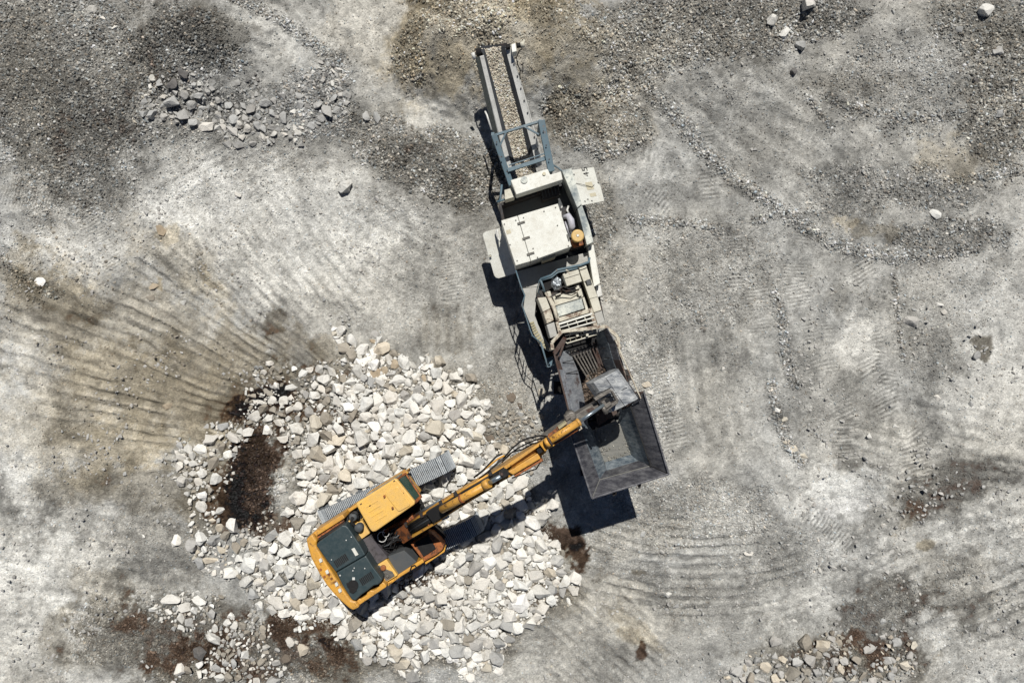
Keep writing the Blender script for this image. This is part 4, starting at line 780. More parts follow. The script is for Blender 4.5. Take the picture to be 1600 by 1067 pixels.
for x, y in ((629.5,770),(578,789),(564,786.5),(616,750.5)):
    b = MB(); b.prism([(x-1.6,y+.2),(x+.9,y-1.5),(x+1.6,y-.2),(x-.8,y+1.5)], 3.70, 3.66, 3.68); b.build('roof_slot', 'rust', cab)
for i in range(4):
    a_ = lerp2((572,792),(585,814), i / 3); c_ = lerp2((590,781),(604,803), i / 3); b = MB(); b.beam(P(*a_, 3.685), P(*c_, 3.685), .035, .02); b.build('roof_rib', 'roof_yellow', cab, .006)
gl = MB(); gl.plate([P(624.5,747.6,3.45), P(633.5,740,3.0), P(656.5,774,3.0), P(647.3,783,3.45)], .03); wo = gl.build('windscreen', 'glass', ex)
b = MB(); b.plate([P(633.8,740,2.97), P(634.5,739.5,2.0), P(657.5,773.5,2.0), P(656.8,774,2.97)], .03); b.build('lower_windscreen', 'glass', ex)
b = MB(); b.beam(P(620,748.5,3.5), P(634,738.8,3.0), .06, .06); b.beam(P(634,739.5,3.0), P(657,774,3.0), .04, .05); b.beam(P(648.5,784,3.5), P(658,774.5,3.0), .08, .06); b.build('window_frame', 'orange', ex, .008)
b = MB(); b.prism([(618,749),(633,740),(655,773),(646,784)], 2.0, 1.75, 2.3); b.build('cab_floor', 'black', ex)
b = MB(); b.tube([P(637,735,2.9), P(641,733,3.3), P(640,731,3.5)], .015, 6); b.build('mirror_arm', 'black', ex)
b = MB(); b.tube([P(*q) for q in ((650,800,2.3),(652,792,2.6),(657,789,2.7),(662,793,2.5),(664,800,2.3))], .06, 8); b.build('hose_bundle', 'black', ex)
# hoses in the centre well
rr = random.Random(7)
for i in range(26):
    x0, y0 = 598 + rr.uniform(-6, 6), 856 + rr.uniform(-12, 8); x1, y1 = 622 + rr.uniform(-8, 24), 832 + rr.uniform(-20, 16)
    ptsx = [P(x0 + (x1 - x0) * t + rr.uniform(-4, 4), y0 + (y1 - y0) * t + rr.uniform(-4, 4), 2.15 + .45 * math.sin(t * 3.1) + rr.uniform(-.1, .1)) for t in (0, .25, .5, .75, 1)]
    b = MB(); b.tube(ptsx, rr.choice((.014, .018, .022)), 6); b.build('hose', 'slate' if i % 4 == 0 else 'black', ex)
b = MB(); b.tube([P(597 + 7 * math.cos(a), 838 + 0 + 8 * math.sin(a), 2.7) for a in [i * .45 for i in range(13)]], .014, 6); b.tube([P(603 + 5 * math.cos(a), 832 + 6 * math.sin(a), 2.75) for a in [i * .45 for i in range(11)]], .012, 6); b.build('hose_coil', 'beam', ex)
b = MB(); b.prism([(585,834),(604,822),(640,862),(622,862),(607,869)], 2.0, 1.8, 2.3); b.build('swing_motor', 'black', ex)
# boom
BM = [(622,840,2.45,1.75,.50), (640,829,3.1,2.1,.44), (664,814,3.75,2.9,.37), (695,795,4.45,3.6,.33), (730,773,4.95,4.15,.31), (768,750.5,5.2,4.5,.32), (800,731,5.3,4.7,.37), (830,711.5,5.25,4.8,.36), (850,698,5.15,4.9,.30)]
b = MB(); b.sweep(BM[:4]); b.build('boom_root', 'orange', ex, .02)
b = MB(); b.sweep(BM[3:]); boom = b.build('boom', 'yellow', ex, .025)
b = MB(); b.sweep([(x - d * .52, y - d * .85, z + .012, z - .02, w_) for (x, y, z, _, _), d, w_ in zip(BM[1:7], (0, 0, 3, 5, 5, 5), (.40, .36, .26, .12, .12, .12))]); b.build('dark_strip', 'black', boom)  # black strip for the dark gap and hoses along the boom top
def off(px, py, d):   # shift sideways across the arm, pixels, towards the upper left
    return (px - d * .52, py - d * .85)
def strip(pts, d, r_, m_, dz=.03, name='pipe', par=None):
    b = MB(); b.tube([P(*off(x, y, d), z + dz) for x, y, z, *_ in pts], r_, 8); return b.build(name, m_, par or boom)
for d, r_, m_ in ((10.6,.028,'yellow'),(8.0,.020,'darkmetal'),(6.3,.016,'black'),(-9.6,.024,'yellow'),(-7.3,.016,'darkmetal')): strip(BM[1:6], d, r_, m_)
for d in (4, 2, 0, -2.5, -4.5): strip(BM[1:4], d, .022, 'black' if d != 0 else 'slate', .10, 'hose')
for i, (x, y, z) in enumerate(((640,827,3.1),(664,812,3.78),(717,779,4.85),(771,747,5.22),(694,793,4.45))):
    b = MB(); b.beam(P(*off(x, y, 13.5), z + .06), P(*off(x, y, 6), z + .06), .09, .07); b.build('pipe_clamp', 'darkmetal', boom)
    b = MB(); b.beam(P(*off(x+2, y-1, -7), z + .05), P(*off(x+2, y-1, -11.5), z + .05), .07, .06); b.build('pipe_clamp', 'orange', boom)
b = MB(); b.prism([(633,823),(668,803),(676,812),(684,818),(646,843),(636,842)], 2.9, 1.9, 3.0); b.build('boom_foot', 'darkmetal', ex, .02)
b = MB(); b.sweep([(644,838,3.35,3.0,.06),(690,811,4.35,4.1,.05)]); b.sweep([(636,822,3.1,2.8,.07),(690,783,4.3,4.1,.06)]); b.build('boom_side_rib', 'yellow', boom)
for x0, y0, x1, y1 in ((612,846,700,806),(604,830,690,780)):   # lift rams beside the boom
    b = MB(); b.tube([P(x0, y0, 2.0), P((x0+x1)/2, (y0+y1)/2, 2.9)], .09, 12); b.build('lift_ram', 'orange', ex)
    b = MB(); b.tube([P((x0+x1)/2, (y0+y1)/2, 2.9), P(x1, y1, 3.8)], .05, 12); b.build('ram_rod', 'chrome', ex)
# arm cylinder on top of the boom
b = MB(); b.beam(P(673,806,4.2), P(694,794,4.55), .36, .16); b.build('ram_bracket', 'black', boom, .01)
b = MB(); b.tube([P(690,795.5,4.88), P(720,779,5.2), P(757,758,5.52)], .105, 16); ac = b.build('arm_ram', 'yellow', ex)
b = MB(); b.tube([P(756,758.3,5.52), P(764.5,753.8,5.58)], .132, 18); b.build('gland', 'yellow', ac)
b = MB(); b.tube([P(720,779,5.21), P(722.5,777.5,5.23)], .125, 18); b.build('ring_clamp', 'orange', ac)
b = MB(); b.tube([P(764,754,5.58), P(783,743,5.70)], .06, 12); b.build('ram_rod', 'chrome', ac)
b = MB(); b.prism([(762,751),(780,740.5),(784,746.5),(766,757)], 5.32, 5.2, 5.3); b.build('boom_plate', 'slate', boom, .01)
b = MB(); b.prism([(781,739),(790,733),(796,741),(786,748)], 5.75, 5.2); b.build('ram_lug', 'black', boom, .02)
b = MB(); b.tube([P(789,736,5.5), P(783,741,5.78), P(780,738.5,5.6)], .05, 8); b.build('hose', 'rust', boom)
# upper boom plates
b = MB(); b.prism([(793,736.5),(840,707.5),(845,716),(802,741.5)], 5.46, 5.2); bu = b.build('boom_tip_box', 'yellow', ex, .03)
b = MB(); b.prism([(787,728.5),(846.5,688.8),(848.5,692.5),(789.5,733.5)], 5.52, 5.1); b.build('boom_tip_plate', 'yellow', ex, .012)
b = MB(); b.prism([(845.5,716),(849,719),(806,744.5),(802.5,742.5)], 5.35, 5.0); b.build('boom_tip_plate', 'orange', ex, .012)
for d, x0, y0, x1, y1, m_ in ((0,740,733,778,713,'yellow'),(0,745,737,781,716.5,'darkmetal'),(0,737,735,775,710,'black')):
    b = MB(); b.tube([P(x0+4, y0+10, 5.0), P(x0+18, y0-1, 5.35), P(x1, y1+3, 5.4), P(x1+10, y1-2, 5.35)], .025, 8); b.build('pipe', m_, boom)
b = MB(); b.tube([P(*q) for q in ((786,716,5.2),(793,708,5.5),(800,700,5.7),(812,690,5.9),(828,683,5.9),(845,680,5.7),(856,681,5.4))], .022, 8); b.tube([P(*q) for q in ((784,722,5.2),(797,708,5.4),(810,699,5.6),(828,690,5.6),(846,684,5.5))], .018, 8); b.tube([P(*q) for q in ((790,716,5.2),(800,706,5.3),(815,702,5.3),(832,693,5.4),(850,687,5.4))], .018, 8); b.build('hose', 'black', ex)
b = MB(); b.tube([P(*q) for q in ((846,712,5.2),(844,722,5.1),(838,732,4.9),(828,735,4.8),(815,741,4.9),(800,746,5.1))], .018, 8); b.build('hose', 'black', ex)
# stick
b = MB(); b.prism([(838,703),(846,697),(850,704),(842,709.5)], 5.5, 5.0); b.build('pin_boss', 'black', ex, .02)
SM = [(850,694,5.45,4.75,.34), (868,681,5.42,4.65,.34), (890,664,5.25,4.6,.30), (912,648,5.05,4.5,.27), (935,633,4.85,4.45,.24)]
b = MB(); b.sweep(SM); stick = b.build('stick', 'greasy', ex, .02)
b = MB(); b.sweep([(847,699,5.62,5.3,.26), (856,692.5,5.66,5.3,.26), (862,688,5.62,5.3,.30)]); b.build('stick_head', 'yellow', ex, .02)
b = MB(); b.prism([(856,679),(885,659),(887,662),(858,682.5)], 5.55, 5.2); b.build('stick_flange', 'orange', stick)
b = MB(); b.prism([(872,667),(884,658),(886,661),(874,670)], 5.62, 5.3); b.build('stick_flange', 'tread', stick)
p = P(893, 650, 5.2); b = MB(); b.tube([Vector((p.x,p.y,4.7)), Vector((p.x,p.y,5.2)), Vector((p.x,p.y,5.22))], [.14,.14,.09], 14); b.build('linkage_pin', 'greasy', stick)
b = MB(); b.prism([(882,650),(889,646),(893,652),(885,658)], 5.3, 4.9); b.build('pin_plate', 'greasy', stick, .02)
b = MB(); b.tube([P(853,692,5.72), P(858,689,5.74)], .125, 16); b.tube([P(860,687.5,5.74), P(905,658.5,5.60)], .098, 16); bc = b.build('bucket_ram', 'yellow', ex)
b = MB(); b.tube([P(858,689,5.74), P(860.2,687.6,5.74)], .14, 16); b.build('ring_clamp', 'rust', bc)
b = MB(); b.tube([P(902,660.5,5.61), P(905.5,658.3,5.60)], .112, 16); b.build('gland', 'yellow', bc)
b = MB(); b.tube([P(866,694,5.5), P(908,667.5,5.40)], .022, 8); b.build('pipe', 'orange', bc)
b = MB(); b.prism([(903,668),(908,665),(910,669),(905,672.5)], 5.45, 5.2); b.build('pipe_clamp', 'creamrust', bc)
rj = random.Random(3)
for i in range(30):
    t = rj.random(); x, y = lerp2((864,685),(902,660.5), t); d = rj.uniform(-2.6, 3.2); b = MB(); p = P(*off(x, y, d), 5.74 - .14 * t + .098 * math.sqrt(max(0, 1 - (d / 5.3) ** 2)) - .004); b.beam(p - Vector((.008,0,0)), p + Vector((.010,.006,0)), .016, .008); b.build('paint_chip', 'ink', bc)
b = MB(); b.tube([P(905,658.5,5.60), P(943,632,5.35)], .046, 12); b.build('ram_rod', 'chrome', bc)
b = MB(); b.prism([(905,646.5),(913,641),(926,635.5),(929,638.5),(914,648),(907,650)], 5.0, 4.6); b.build('stick_cover', 'rust', stick)
# bucket linkage
b = MB()
for pts in ([(928,621.5),(953,607.5),(956.5,611),(931,626)], [(953,607.5),(957.5,609.5),(967.5,625.5),(964,628.5)], [(944,638),(963,624.5),(966.5,628.5),(949,641.5)]): b.prism(pts, 5.22, 4.95)
lk = b.build('bucket_link', 'greasy', ex, .015)
b = MB(); b.prism([(939,628),(949,621.5),(957,631),(948,638)], 5.3, 4.95); b.build('link_block', 'greasy', lk, .02)
b = MB(); b.prism([(944.5,624.5),(950.5,620.5),(953,626),(947.5,629.5)], 5.31, 5.2, 5.3); b.build('link_opening', 'black', lk)
b = MB(); b.tube([P(941,634,5.3), P(948,645,5.25)], .06, 10); b.build('link_pin', 'greasy', lk)
# bucket: curved shell opening down, teeth away from the machine
bo = P(952, 612, 4.72); bd = (P(966,577,4.75) - P(924,598,4.75)).normalized(); bw = (P(997,623,4.75) - P(966,577,4.75)).normalized()
bl0 = P(924,598,4.75); Lb = (P(966,577,4.75) - bl0).length; Wb = (P(997,623,4.75) - P(966,577,4.75)).length
prof = [(-.10,-.75), (-.06,-.35), (-.02,-.12), (.06,.0), (Lb*.5,.05), (Lb - .06,.0), (Lb + .02,-.08), (Lb + .05,-.35), (Lb + .0,-.7), (Lb - .12,-1.0)]
b = MB(); rows_ = [[b.bm.verts.new(bl0 + bd * u + bw * w_ + Vector((0, 0, v))) for u, v in prof] for w_ in (0, Wb)]
inn = [[b.bm.verts.new(bl0 + bd * (Lb / 2 + (u - Lb / 2) * .93) + bw * w_ + Vector((0, 0, v - .035))) for u, v in prof] for w_ in (.03, Wb - .03)]
for i in range(len(prof) - 1):
    b.bm.faces.new((rows_[0][i], rows_[0][i+1], rows_[1][i+1], rows_[1][i])); b.bm.faces.new((inn[0][i], inn[1][i], inn[1][i+1], inn[0][i+1]))
for r_, n_ in ((rows_[0], inn[0]), (rows_[1], inn[1])): b.bm.faces.new(r_); b.bm.faces.new(n_)
for i in (0, -1): b.bm.faces.new((rows_[0][i], rows_[1][i], inn[1][i], inn[0][i]))
bk = b.build('bucket', 'bucket', ex, .012)
for i in range(5):
    w_ = .08 + i * (Wb - .16) / 4; a_ = bl0 + bd * (Lb - .12) + bw * w_ + Vector((0, 0, -.98)); b = MB(); b.beam(a_, a_ + bd * -.10 + Vector((0, 0, -.24)), .09, .05); b.build('bucket_tooth', 'bucket', bk, .01)
for w_ in (.30, .62):
    b = MB(); b.plate([bl0 + bd * u + bw * (w_ * Wb) + Vector((0, 0, v)) for u, v in ((.0,.0),(.15,.10),(.35,.12),(.5,.04))], .03); b.build('bucket_ear', 'bucket', bk)
b = MB(); b.beam(bl0 + bd * .5 + bw * .02 + Vector((0,0,.07)), bl0 + bd * .5 + bw * (Wb - .02) + Vector((0,0,.07)), .16, .02); b.build('wear_strip', 'bucket', bk)
b = MB(); b.beam(bl0 + bd * .04 + bw * .5 * Wb + Vector((0,0,.065)), bl0 + bd * (Lb-.05) + bw * .52 * Wb + Vector((0,0,.065)), .05, .02); b.build('weld_rib', 'bucket', bk)
# ------------------------------------------------------------------ rocks
RS = random.Random(11)
def rock_mesh(seed, npts=20, bev=.07, name='limestone_rock', m_='rock'):
    r = random.Random(seed); bm = bmesh.new()
    ex_ = r.uniform(2.2, 4.0)
    for i in range(npts):
        z = r.uniform(-1, 1); a = r.uniform(0, 2 * math.pi); q = math.sqrt(1 - z * z); v = Vector((q * math.cos(a), q * math.sin(a), z))
        l = (abs(v.x) ** ex_ + abs(v.y) ** ex_ + abs(v.z) ** ex_) ** (-1 / ex_)
        bm.verts.new(v * l * r.uniform(.66, 1.0))
    h = bmesh.ops.convex_hull(bm, input=bm.verts); bmesh.ops.delete(bm, geom=[g for g in h['geom_interior'] if isinstance(g, bmesh.types.BMVert)], context='VERTS')
    bmesh.ops.dissolve_limit(bm, angle_limit=R(14), verts=bm.verts, edges=bm.edges)
    if bev: bmesh.ops.bevel(bm, geom=bm.edges[:], offset=bev * .6, segments=1, affect='EDGES', clamp_overlap=True)
    bmesh.ops.triangulate(bm, faces=bm.faces)
    if bev:      # chipped, uneven faces
        bmesh.ops.subdivide_edges(bm, edges=[e for e in bm.edges if e.calc_length() > .45], cuts=1, use_grid_fill=False); bmesh.ops.triangulate(bm, faces=bm.faces)
        ox = r.uniform(0, 50)
        for v in bm.verts:
            q_ = float(vn(np.array([v.co.x * 2.1 + v.co.z + ox]), np.array([v.co.y * 2.1 - v.co.z + ox]), seed)[0])
            v.co += v.co.normalized() * (r.uniform(-.03, .03) + q_ * .30)
    lx = max(abs(v.co.x) for v in bm.verts); ly = max(abs(v.co.y) for v in bm.verts)
    for v in bm.verts: v.co.x /= lx; v.co.y /= ly
    bmesh.ops.recalc_face_normals(bm, faces=bm.faces)
    me = bpy.data.meshes.new(name); bm.to_mesh(me); bm.free(); me.materials.append(M[m_]); return me
VAR = [rock_mesh(100 + i, RS.choice((13, 17, 22))) for i in range(30)]
TONES = {'m': (.43,.42,.395), 'w': (.74,.725,.675), 'p': (.62,.60,.55), 'g': (.40,.395,.375), 'd': (.16,.155,.15), 'b': (.40,.33,.24), 'n': (.17,.14,.11), 't': (.55,.50,.41), 'k': (.33,.30,.25)}
WORDS = {'m': 'dusty grey', 'w': 'bright white', 'p': 'pale', 'g': 'grey', 'd': 'dark grey', 'b': 'tan brown', 'n': 'dark brown', 't': 'cream', 'k': 'grey brown'}
HAND = [  # px, py, half length, half width, turn, tone, height factor, label or None
 (540,291,15,11,-40,'p',1.1,'lone pale grey boulder on light dust left of the conveyor'), (1538,18,12,11,0,'p',1.2,'lone pale boulder near the top right corner'), (1257,9,16,12,0,'p',1.2,'big grey boulder cut by the top edge, casting a black shadow'),
 (1205,34,9,9,20,'p',1,'round pale boulder left of the dark-shadowed one at the top'), (1225,54,9,9,0,'p',1,'pale boulder just below another pale one, top right'), (1250,73,10,8,10,'g',1.2,'grey boulder with a dark face on gravel, lowest of the group at the top'),
 (1460,335,11,8,30,'w',.8,'lone white block on grey gravel at the right'), (1423,502,13,9,15,'g',.6,'flat grey slab on the dusty ground at the right'), (252,360,10,8,20,'b',.9,'reddish brown rock on the pale ground at the left'),
 (1498,46,6,5,0,'g',1,None), (1558,80,9,8,0,'g',.8,'grey rock at the edge of brown gravel, right side'), (1560,178,7,6,0,'g',.9,None), (1524,126,6,5,0,'d',.9,None), (1240,112,6,6,0,'d',1,'small dark rock on the brown smear below the boulders'),
 (244,448,10,6,5,'b',.5,'flat rusty brown stone on the furrowed dirt'), (64,440,11,9,0,'w',.3,'flat white slab on pale dust at the far left'), (236,466,7,6,0,'k',.7,None), (287,472,6,5,0,'p',.8,None), (262,634,9,5,-15,'b',.6,'brown slab lying in the furrows left of the heap'), (25,262,4,4,0,'g',1,None),
 (534,517,11,10,0,'w',.8,'white block at the very top tip of the rubble heap'), (551,533,12,9,50,'w',1,'white angular block second from the top tip of the heap'), (566,546,16,9,-60,'w',.8,None), (571,562,12,7,-45,'w',.8,None), (624,590,15,12,80,'w',1.1,'large white block on the upper edge of the heap'), (639,598,10,8,30,'w',.9,None), (682,584,12,10,30,'w',1,None), (712,590,11,10,60,'w',1,None), (697,605,12,10,60,'p',.9,None), (721,604,10,8,0,'w',.9,None), (734,610,12,9,-30,'w',.9,None), (741,627,13,10,0,'p',1,None), (721,627,15,10,-80,'p',1.1,None),
 (670,615,12,9,60,'p',.8,None), (652,624,12,10,30,'w',.9,None), (612,621,17,13,0,'p',.9,None), (667,640,10,9,0,'w',.8,None), (684,633,14,12,60,'p',.9,None), (703,631,10,8,0,'w',.8,None), (575,649,13,11,20,'p',1.1,None), (587,666,16,8,55,'w',.8,None), (605,666,9,7,0,'w',.9,None), (665,679,13,10,30,'g',1,None), (681,667,20,13,20,'t',.8,'broad cream slab in the upper middle of the heap'), (706,676,12,10,0,'w',1.1,None), (645,666,10,9,0,'p',.8,None), (661,652,12,7,10,'w',.8,None), (738,660,12,8,20,'p',.7,None), (752,670,11,9,30,'p',.9,None), (748,655,8,9,0,'w',.8,None), (764,683,9,7,0,'n',.7,'brown block at the right edge of the heap'),
 (512,653,13,12,-15,'k',.8,'flat grey brown block among white ones, left part of the heap'), (546,635,10,8,0,'w',.9,None), (534,646,10,8,40,'p',.8,None), (530,626,9,8,20,'p',.9,None), (563,605,13,7,10,'p',.8,None), (560,583,15,9,75,'p',.8,None), (593,597,11,8,60,'w',.8,None), (600,590,9,5,20,'w',.8,None), (631,718,15,12,40,'w',.9,'big white block above the excavator cab'), (653,703,14,9,0,'w',.9,None), (655,717,13,7,0,'w',.8,None), (748,722,15,9,-30,'g',.9,'grey slab tilted on the heap right of the near track'), (745,697,11,9,0,'p',.8,None), (580,717,11,9,60,'w',.9,None), (548,710,14,8,70,'w',.8,None), (555,662,14,10,50,'p',.8,None), (620,664,7,12,10,'w',.9,None), (597,634,10,9,0,'w',.8,None), (587,582,9,8,0,'b',.8,None), (602,578,7,7,0,'b',.8,None), (618,568,8,8,0,'b',.8,None), (617,552,9,7,30,'k',.8,None), (669,563,9,6,70,'p',.9,None), (586,522,8,6,0,'g',.8,None), (583,533,6,4,0,'b',.8,None), (735,574,6,6,0,'w',.7,'small white stone lying apart above the heap'), (662,590,5,9,0,'b',.6,None),
 (334,685,15,9,0,'p',.9,'large pale rock at the left edge of the heap'), (316,702,12,10,20,'w',.9,None), (318,739,10,8,60,'w',1,None), (288,750,10,9,0,'p',1,'lone pale rock furthest left of the dark soil'), (319,769,11,9,80,'w',1,'white rock lying alone left of the dark soil'), (285,714,10,7,0,'p',.9,None), (337,745,13,11,20,'p',.9,None), (316,790,11,9,0,'p',.8,None), (357,709,8,7,0,'w',.9,None), (367,684,15,8,35,'p',.8,None), (388,674,9,8,10,'p',.9,None), (402,650,12,10,-20,'p',1,None), (467,668,15,12,70,'w',.9,'big white slab above the dark soil'), (458,576,7,5,0,'w',.8,'white stone at the upper left tip of the heap'), (474,583,9,7,-30,'w',.8,None), (500,577,9,8,0,'p',.8,None), (520,580,12,7,35,'p',.9,None), (508,593,12,9,0,'p',.9,None), (485,578,7,6,0,'p',.8,None), (429,624,9,7,0,'w',.8,None), (455,621,7,6,0,'p',.8,None), (421,612,10,6,20,'k',.8,None), (425,603,7,6,0,'g',.7,None), (444,686,10,7,0,'p',.8,None), (465,707,9,8,0,'p',.8,None), (496,725,11,8,0,'w',.8,None), (498,761,11,9,45,'w',.8,None), (441,764,10,8,-40,'p',.7,None), (420,670,9,8,0,'w',.8,None), (433,660,9,7,0,'p',.8,None), (405,628,12,5,20,'p',.7,None), (432,602,7,6,20,'w',.8,None), (456,605,10,6,0,'p',.8,None),
 (369,821,15,11,60,'w',1.1,'white boulder beside the lower end of the dark soil'), (277,842,11,8,-65,'w',.9,'white block lying apart at the lower left'), (222,836,6,4,0,'w',.6,'small white stone lying alone on the dirt at the left'), (345,797,8,6,0,'w',.9,None), (331,873,13,6,-10,'t',.8,None), (360,893,14,9,5,'w',.9,'bright oval rock at the lower left edge of the heap'), (347,858,10,6,25,'t',.8,None), (337,841,12,10,0,'g',.8,None), (387,907,15,10,0,'p',.9,None), (397,925,10,9,0,'g',.8,None), (268,935,19,8,-5,'w',.8,'long white slab on brown dirt at the lower left'), (311,937,15,7,35,'w',.8,'white wedge right of the long slab at the lower left'), (289,947,10,8,0,'p',.8,None), (334,996,16,9,25,'p',1,'pale grey boulder on dark dirt near the bottom left'), (282,1044,11,9,80,'p',1,'pale block at the bottom, left part'), (313,1018,13,10,60,'d',.8,'dark grey rock touching the pale boulder, bottom left'), (475,1013,11,9,30,'t',1,'cream block right of the bottom left dirt'), (449,1027,12,8,0,'n',.9,'dark brown rock beside the cream block at the bottom'), (451,863,15,11,35,'w',1,None), (426,869,10,9,0,'p',.9,None), (429,1060,12,11,0,'g',.9,'grey rock cut by the bottom edge'), (405,866,10,9,0,'p',.9,None), (369,855,8,13,0,'k',.7,None), (415,846,8,7,0,'w',.9,None), (454,1000,9,6,60,'p',.9,None), (477,875,10,9,0,'p',.9,None), (443,905,12,11,30,'g',.9,None), (408,945,8,8,0,'w',.9,None), (426,950,9,10,0,'p',.9,None), (450,930,10,8,0,'w',.9,None), (465,941,13,11,20,'t',.8,None), (475,963,10,8,0,'p',.8,None), (490,950,11,8,20,'p',.9,None),
 (806,845,14,12,-40,'w',1.1,'bright white block below the arm shadow'), (865,849,11,8,-20,'w',.9,'lone white block right of the heap below the hopper shadow'), (811,890,18,12,-80,'p',1.2,'largest boulder of the right end of the heap'), (837,896,14,11,15,'p',1.1,None), (824,874,11,7,-60,'w',1,None), (863,918,15,9,-75,'g',1,'grey boulder at the right tip of the heap'), (880,921,12,7,80,'g',.9,None), (895,920,10,9,0,'p',1,'last pale rock at the right tip of the heap'), (849,948,13,10,-40,'p',1.1,'rounded rock standing apart at the lower right of the heap'), (838,962,13,7,-45,'p',1,'long rock beside the rounded one, lower right of the heap'), (816,955,11,9,-40,'w',1,None), (888,938,4,7,0,'w',.8,None), (616,1012,17,13,35,'t',1.1,'large cream boulder at the lower edge of the heap'), (628,1034,16,10,0,'t',1,'large cream slab below the cream boulder'), (662,1020,13,12,0,'w',.9,'white block right of the two large cream rocks'), (646,1052,12,12,0,'g',.9,'round grey rock near the bottom edge'), (736,1036,13,11,80,'w',.8,'bright white block near the bottom, right of centre'), (762,1041,11,9,0,'t',.9,None), (780,1046,11,8,40,'w',.9,None), (601,989,12,9,10,'w',1,None), (592,961,13,9,20,'w',1,None), (672,930,12,11,0,'g',1,None), (662,956,13,6,-75,'p',.9,None), (678,955,13,12,0,'g',.9,None), (710,990,13,12,0,'p',.9,None), (696,1013,11,8,80,'w',.9,None), (715,1012,15,11,0,'g',1,None), (645,978,13,10,20,'w',.9,None), (765,942,11,9,0,'p',.9,None), (775,970,12,9,0,'p',.9,None), (770,985,10,9,0,'w',.9,None), (760,1000,11,10,0,'p',.9,None), (795,912,11,6,-5,'w',.7,None), (717,904,11,8,30,'w',.9,None), (737,920,11,7,60,'w',.9,None), (787,928,8,7,0,'w',.9,None), (785,941,9,6,0,'w',.9,None), (662,901,6,4,0,'w',.8,'small white stone in the excavator shadow'), (703,972,11,10,0,'k',.9,None), (733,992,10,9,0,'k',.9,None), (605,970,12,11,0,'p',.9,None), (576,996,10,9,0,'w',.9,None), (654,938,7,6,0,'p',.9,None), (740,940,10,8,0,'p',.8,None), (752,960,11,9,0,'w',.9,None), (830,860,10,9,0,'p',.8,None), (845,882,8,8,0,'w',.8,None), (875,893,11,8,0,'g',.8,None), (857,908,9,6,0,'g',.8,None), (757,990,11,9,0,'p',.9,None), (678,1000,10,10,0,'g',.9,None), (580,970,9,9,0,'p',.9,None), (555,985,9,8,0,'p',.9,None), (561,1003,12,10,0,'g',.8,None), (575,1015,9,8,0,'w',.8,None), (600,1030,8,8,0,'g',.8,None), (797,995,9,8,0,'g',.8,None), (762,820,13,8,-45,'g',.8,'grey slab at the front end of the right track'), (790,815,10,9,60,'g',.8,None), (770,793,13,10,0,'w',.9,None),
 (1212,1002,12,11,20,'t',.9,'cream rock left of the cluster at the bottom right'), (1259,1004,15,12,60,'k',1,'big brownish boulder of the bottom right cluster'), (1285,1005,14,12,40,'t',1,None), (1266,1029,13,12,0,'t',1,None), (1246,1032,11,9,0,'t',1,None), (1237,1049,15,11,-30,'t',1,None), (1195,1041,12,10,0,'t',.9,None), (1149,1048,13,11,0,'k',.9,None), (1360,1012,15,8,-15,'t',.9,None), (1348,1054,12,6,-45,'w',.9,None), (1411,1038,12,10,0,'t',.9,None), (1397,1045,8,7,0,'w',.9,None), (1402,1002,12,8,0,'d',.9,None), (1280,1022,8,7,0,'t',.9,None), (1222,1030,9,8,0,'k',.9,None), (1170,1035,8,7,0,'t',.8,None), (1298,998,9,8,0,'n',.9,None), (1312,1003,8,6,0,'k',.8,None), (1333,1060,9,7,0,'w',.9,None), (1160,1060,8,7,0,'t',.9,None), (1190,1062,9,6,0,'t',.9,None), (1260,1062,9,7,0,'k',.9,None), (1210,1058,9,8,0,'k',.9,None), (1310,1060,10,7,0,'k',.9,None), (1385,1030,9,8,0,'k',.8,None), (1372,1054,9,7,0,'k',.8,None),
 (271,159,13,11,0,'g',1,'largest grey boulder of the upper left rock band'), (299,162,10,7,-30,'g',.9,None), (287,181,10,9,0,'g',1,None), (271,134,11,8,-30,'d',.9,None), (225,177,8,7,60,'g',.9,'left one of two grey rocks at the left end of the band'), (240,179,9,9,0,'g',.9,'right one of two grey rocks at the left end of the band'), (323,198,15,7,-5,'p',.7,'flat pale slab of the upper left rock band'), (286,113,11,8,50,'d',.9,'dark grey block at the top of the upper left rock band'), (251,131,6,6,0,'g',.9,None), (309,151,12,7,-10,'g',.9,None), (288,149,9,7,0,'g',.9,None), (302,193,8,7,0,'g',.9,None), (365,187,10,8,30,'g',.9,None), (365,205,11,8,50,'g',.9,None), (389,201,8,7,0,'p',1,None), (392,172,8,8,0,'g',.9,None), (357,226,9,7,30,'g',.9,None), (416,161,11,8,0,'g',1,'wedge shaped grey rock in the middle of the rock band'), (445,185,10,7,60,'g',.9,None), (511,174,14,8,80,'g',1.1,'tall grey rock at the right end of the rock band'), (571,182,9,7,80,'g',.8,None), (589,184,10,6,80,'g',.8,None), (469,226,6,5,0,'g',1,None), (372,305,6,5,0,'p',.9,None), (395,224,6,5,0,'g',.9,None), (379,215,6,5,0,'p',.9,None), (487,197,8,6,0,'g',.9,None), (467,207,7,5,0,'p',.9,None), (497,166,8,6,0,'g',.9,None), (522,156,9,6,-30,'g',.9,None), (404,182,7,6,0,'g',.9,None), (336,190,9,5,-30,'g',.8,None), (317,167,7,6,0,'g',.8,None), (358,166,7,6,0,'g',.8,None), (384,184,6,6,0,'g',.8,None), (373,226,9,6,0,'g',.8,None), (526,172,7,6,0,'g',.8,None), (502,185,8,6,0,'g',.8,None), (476,140,6,5,0,'g',.8,None), (211,190,4,3,0,'t',.9,None), (111,254,5,4,45,'d',.8,None), (370,130,12,5,-10,'g',.5,None), (145,15,7,6,0,'p',.8,None), (178,42,6,5,0,'p',.8,None), (160,30,5,5,0,'p',.8,None), (533,302,4,4,0,'g',.8,None), (588,310,6,5,0,'g',.8,None),
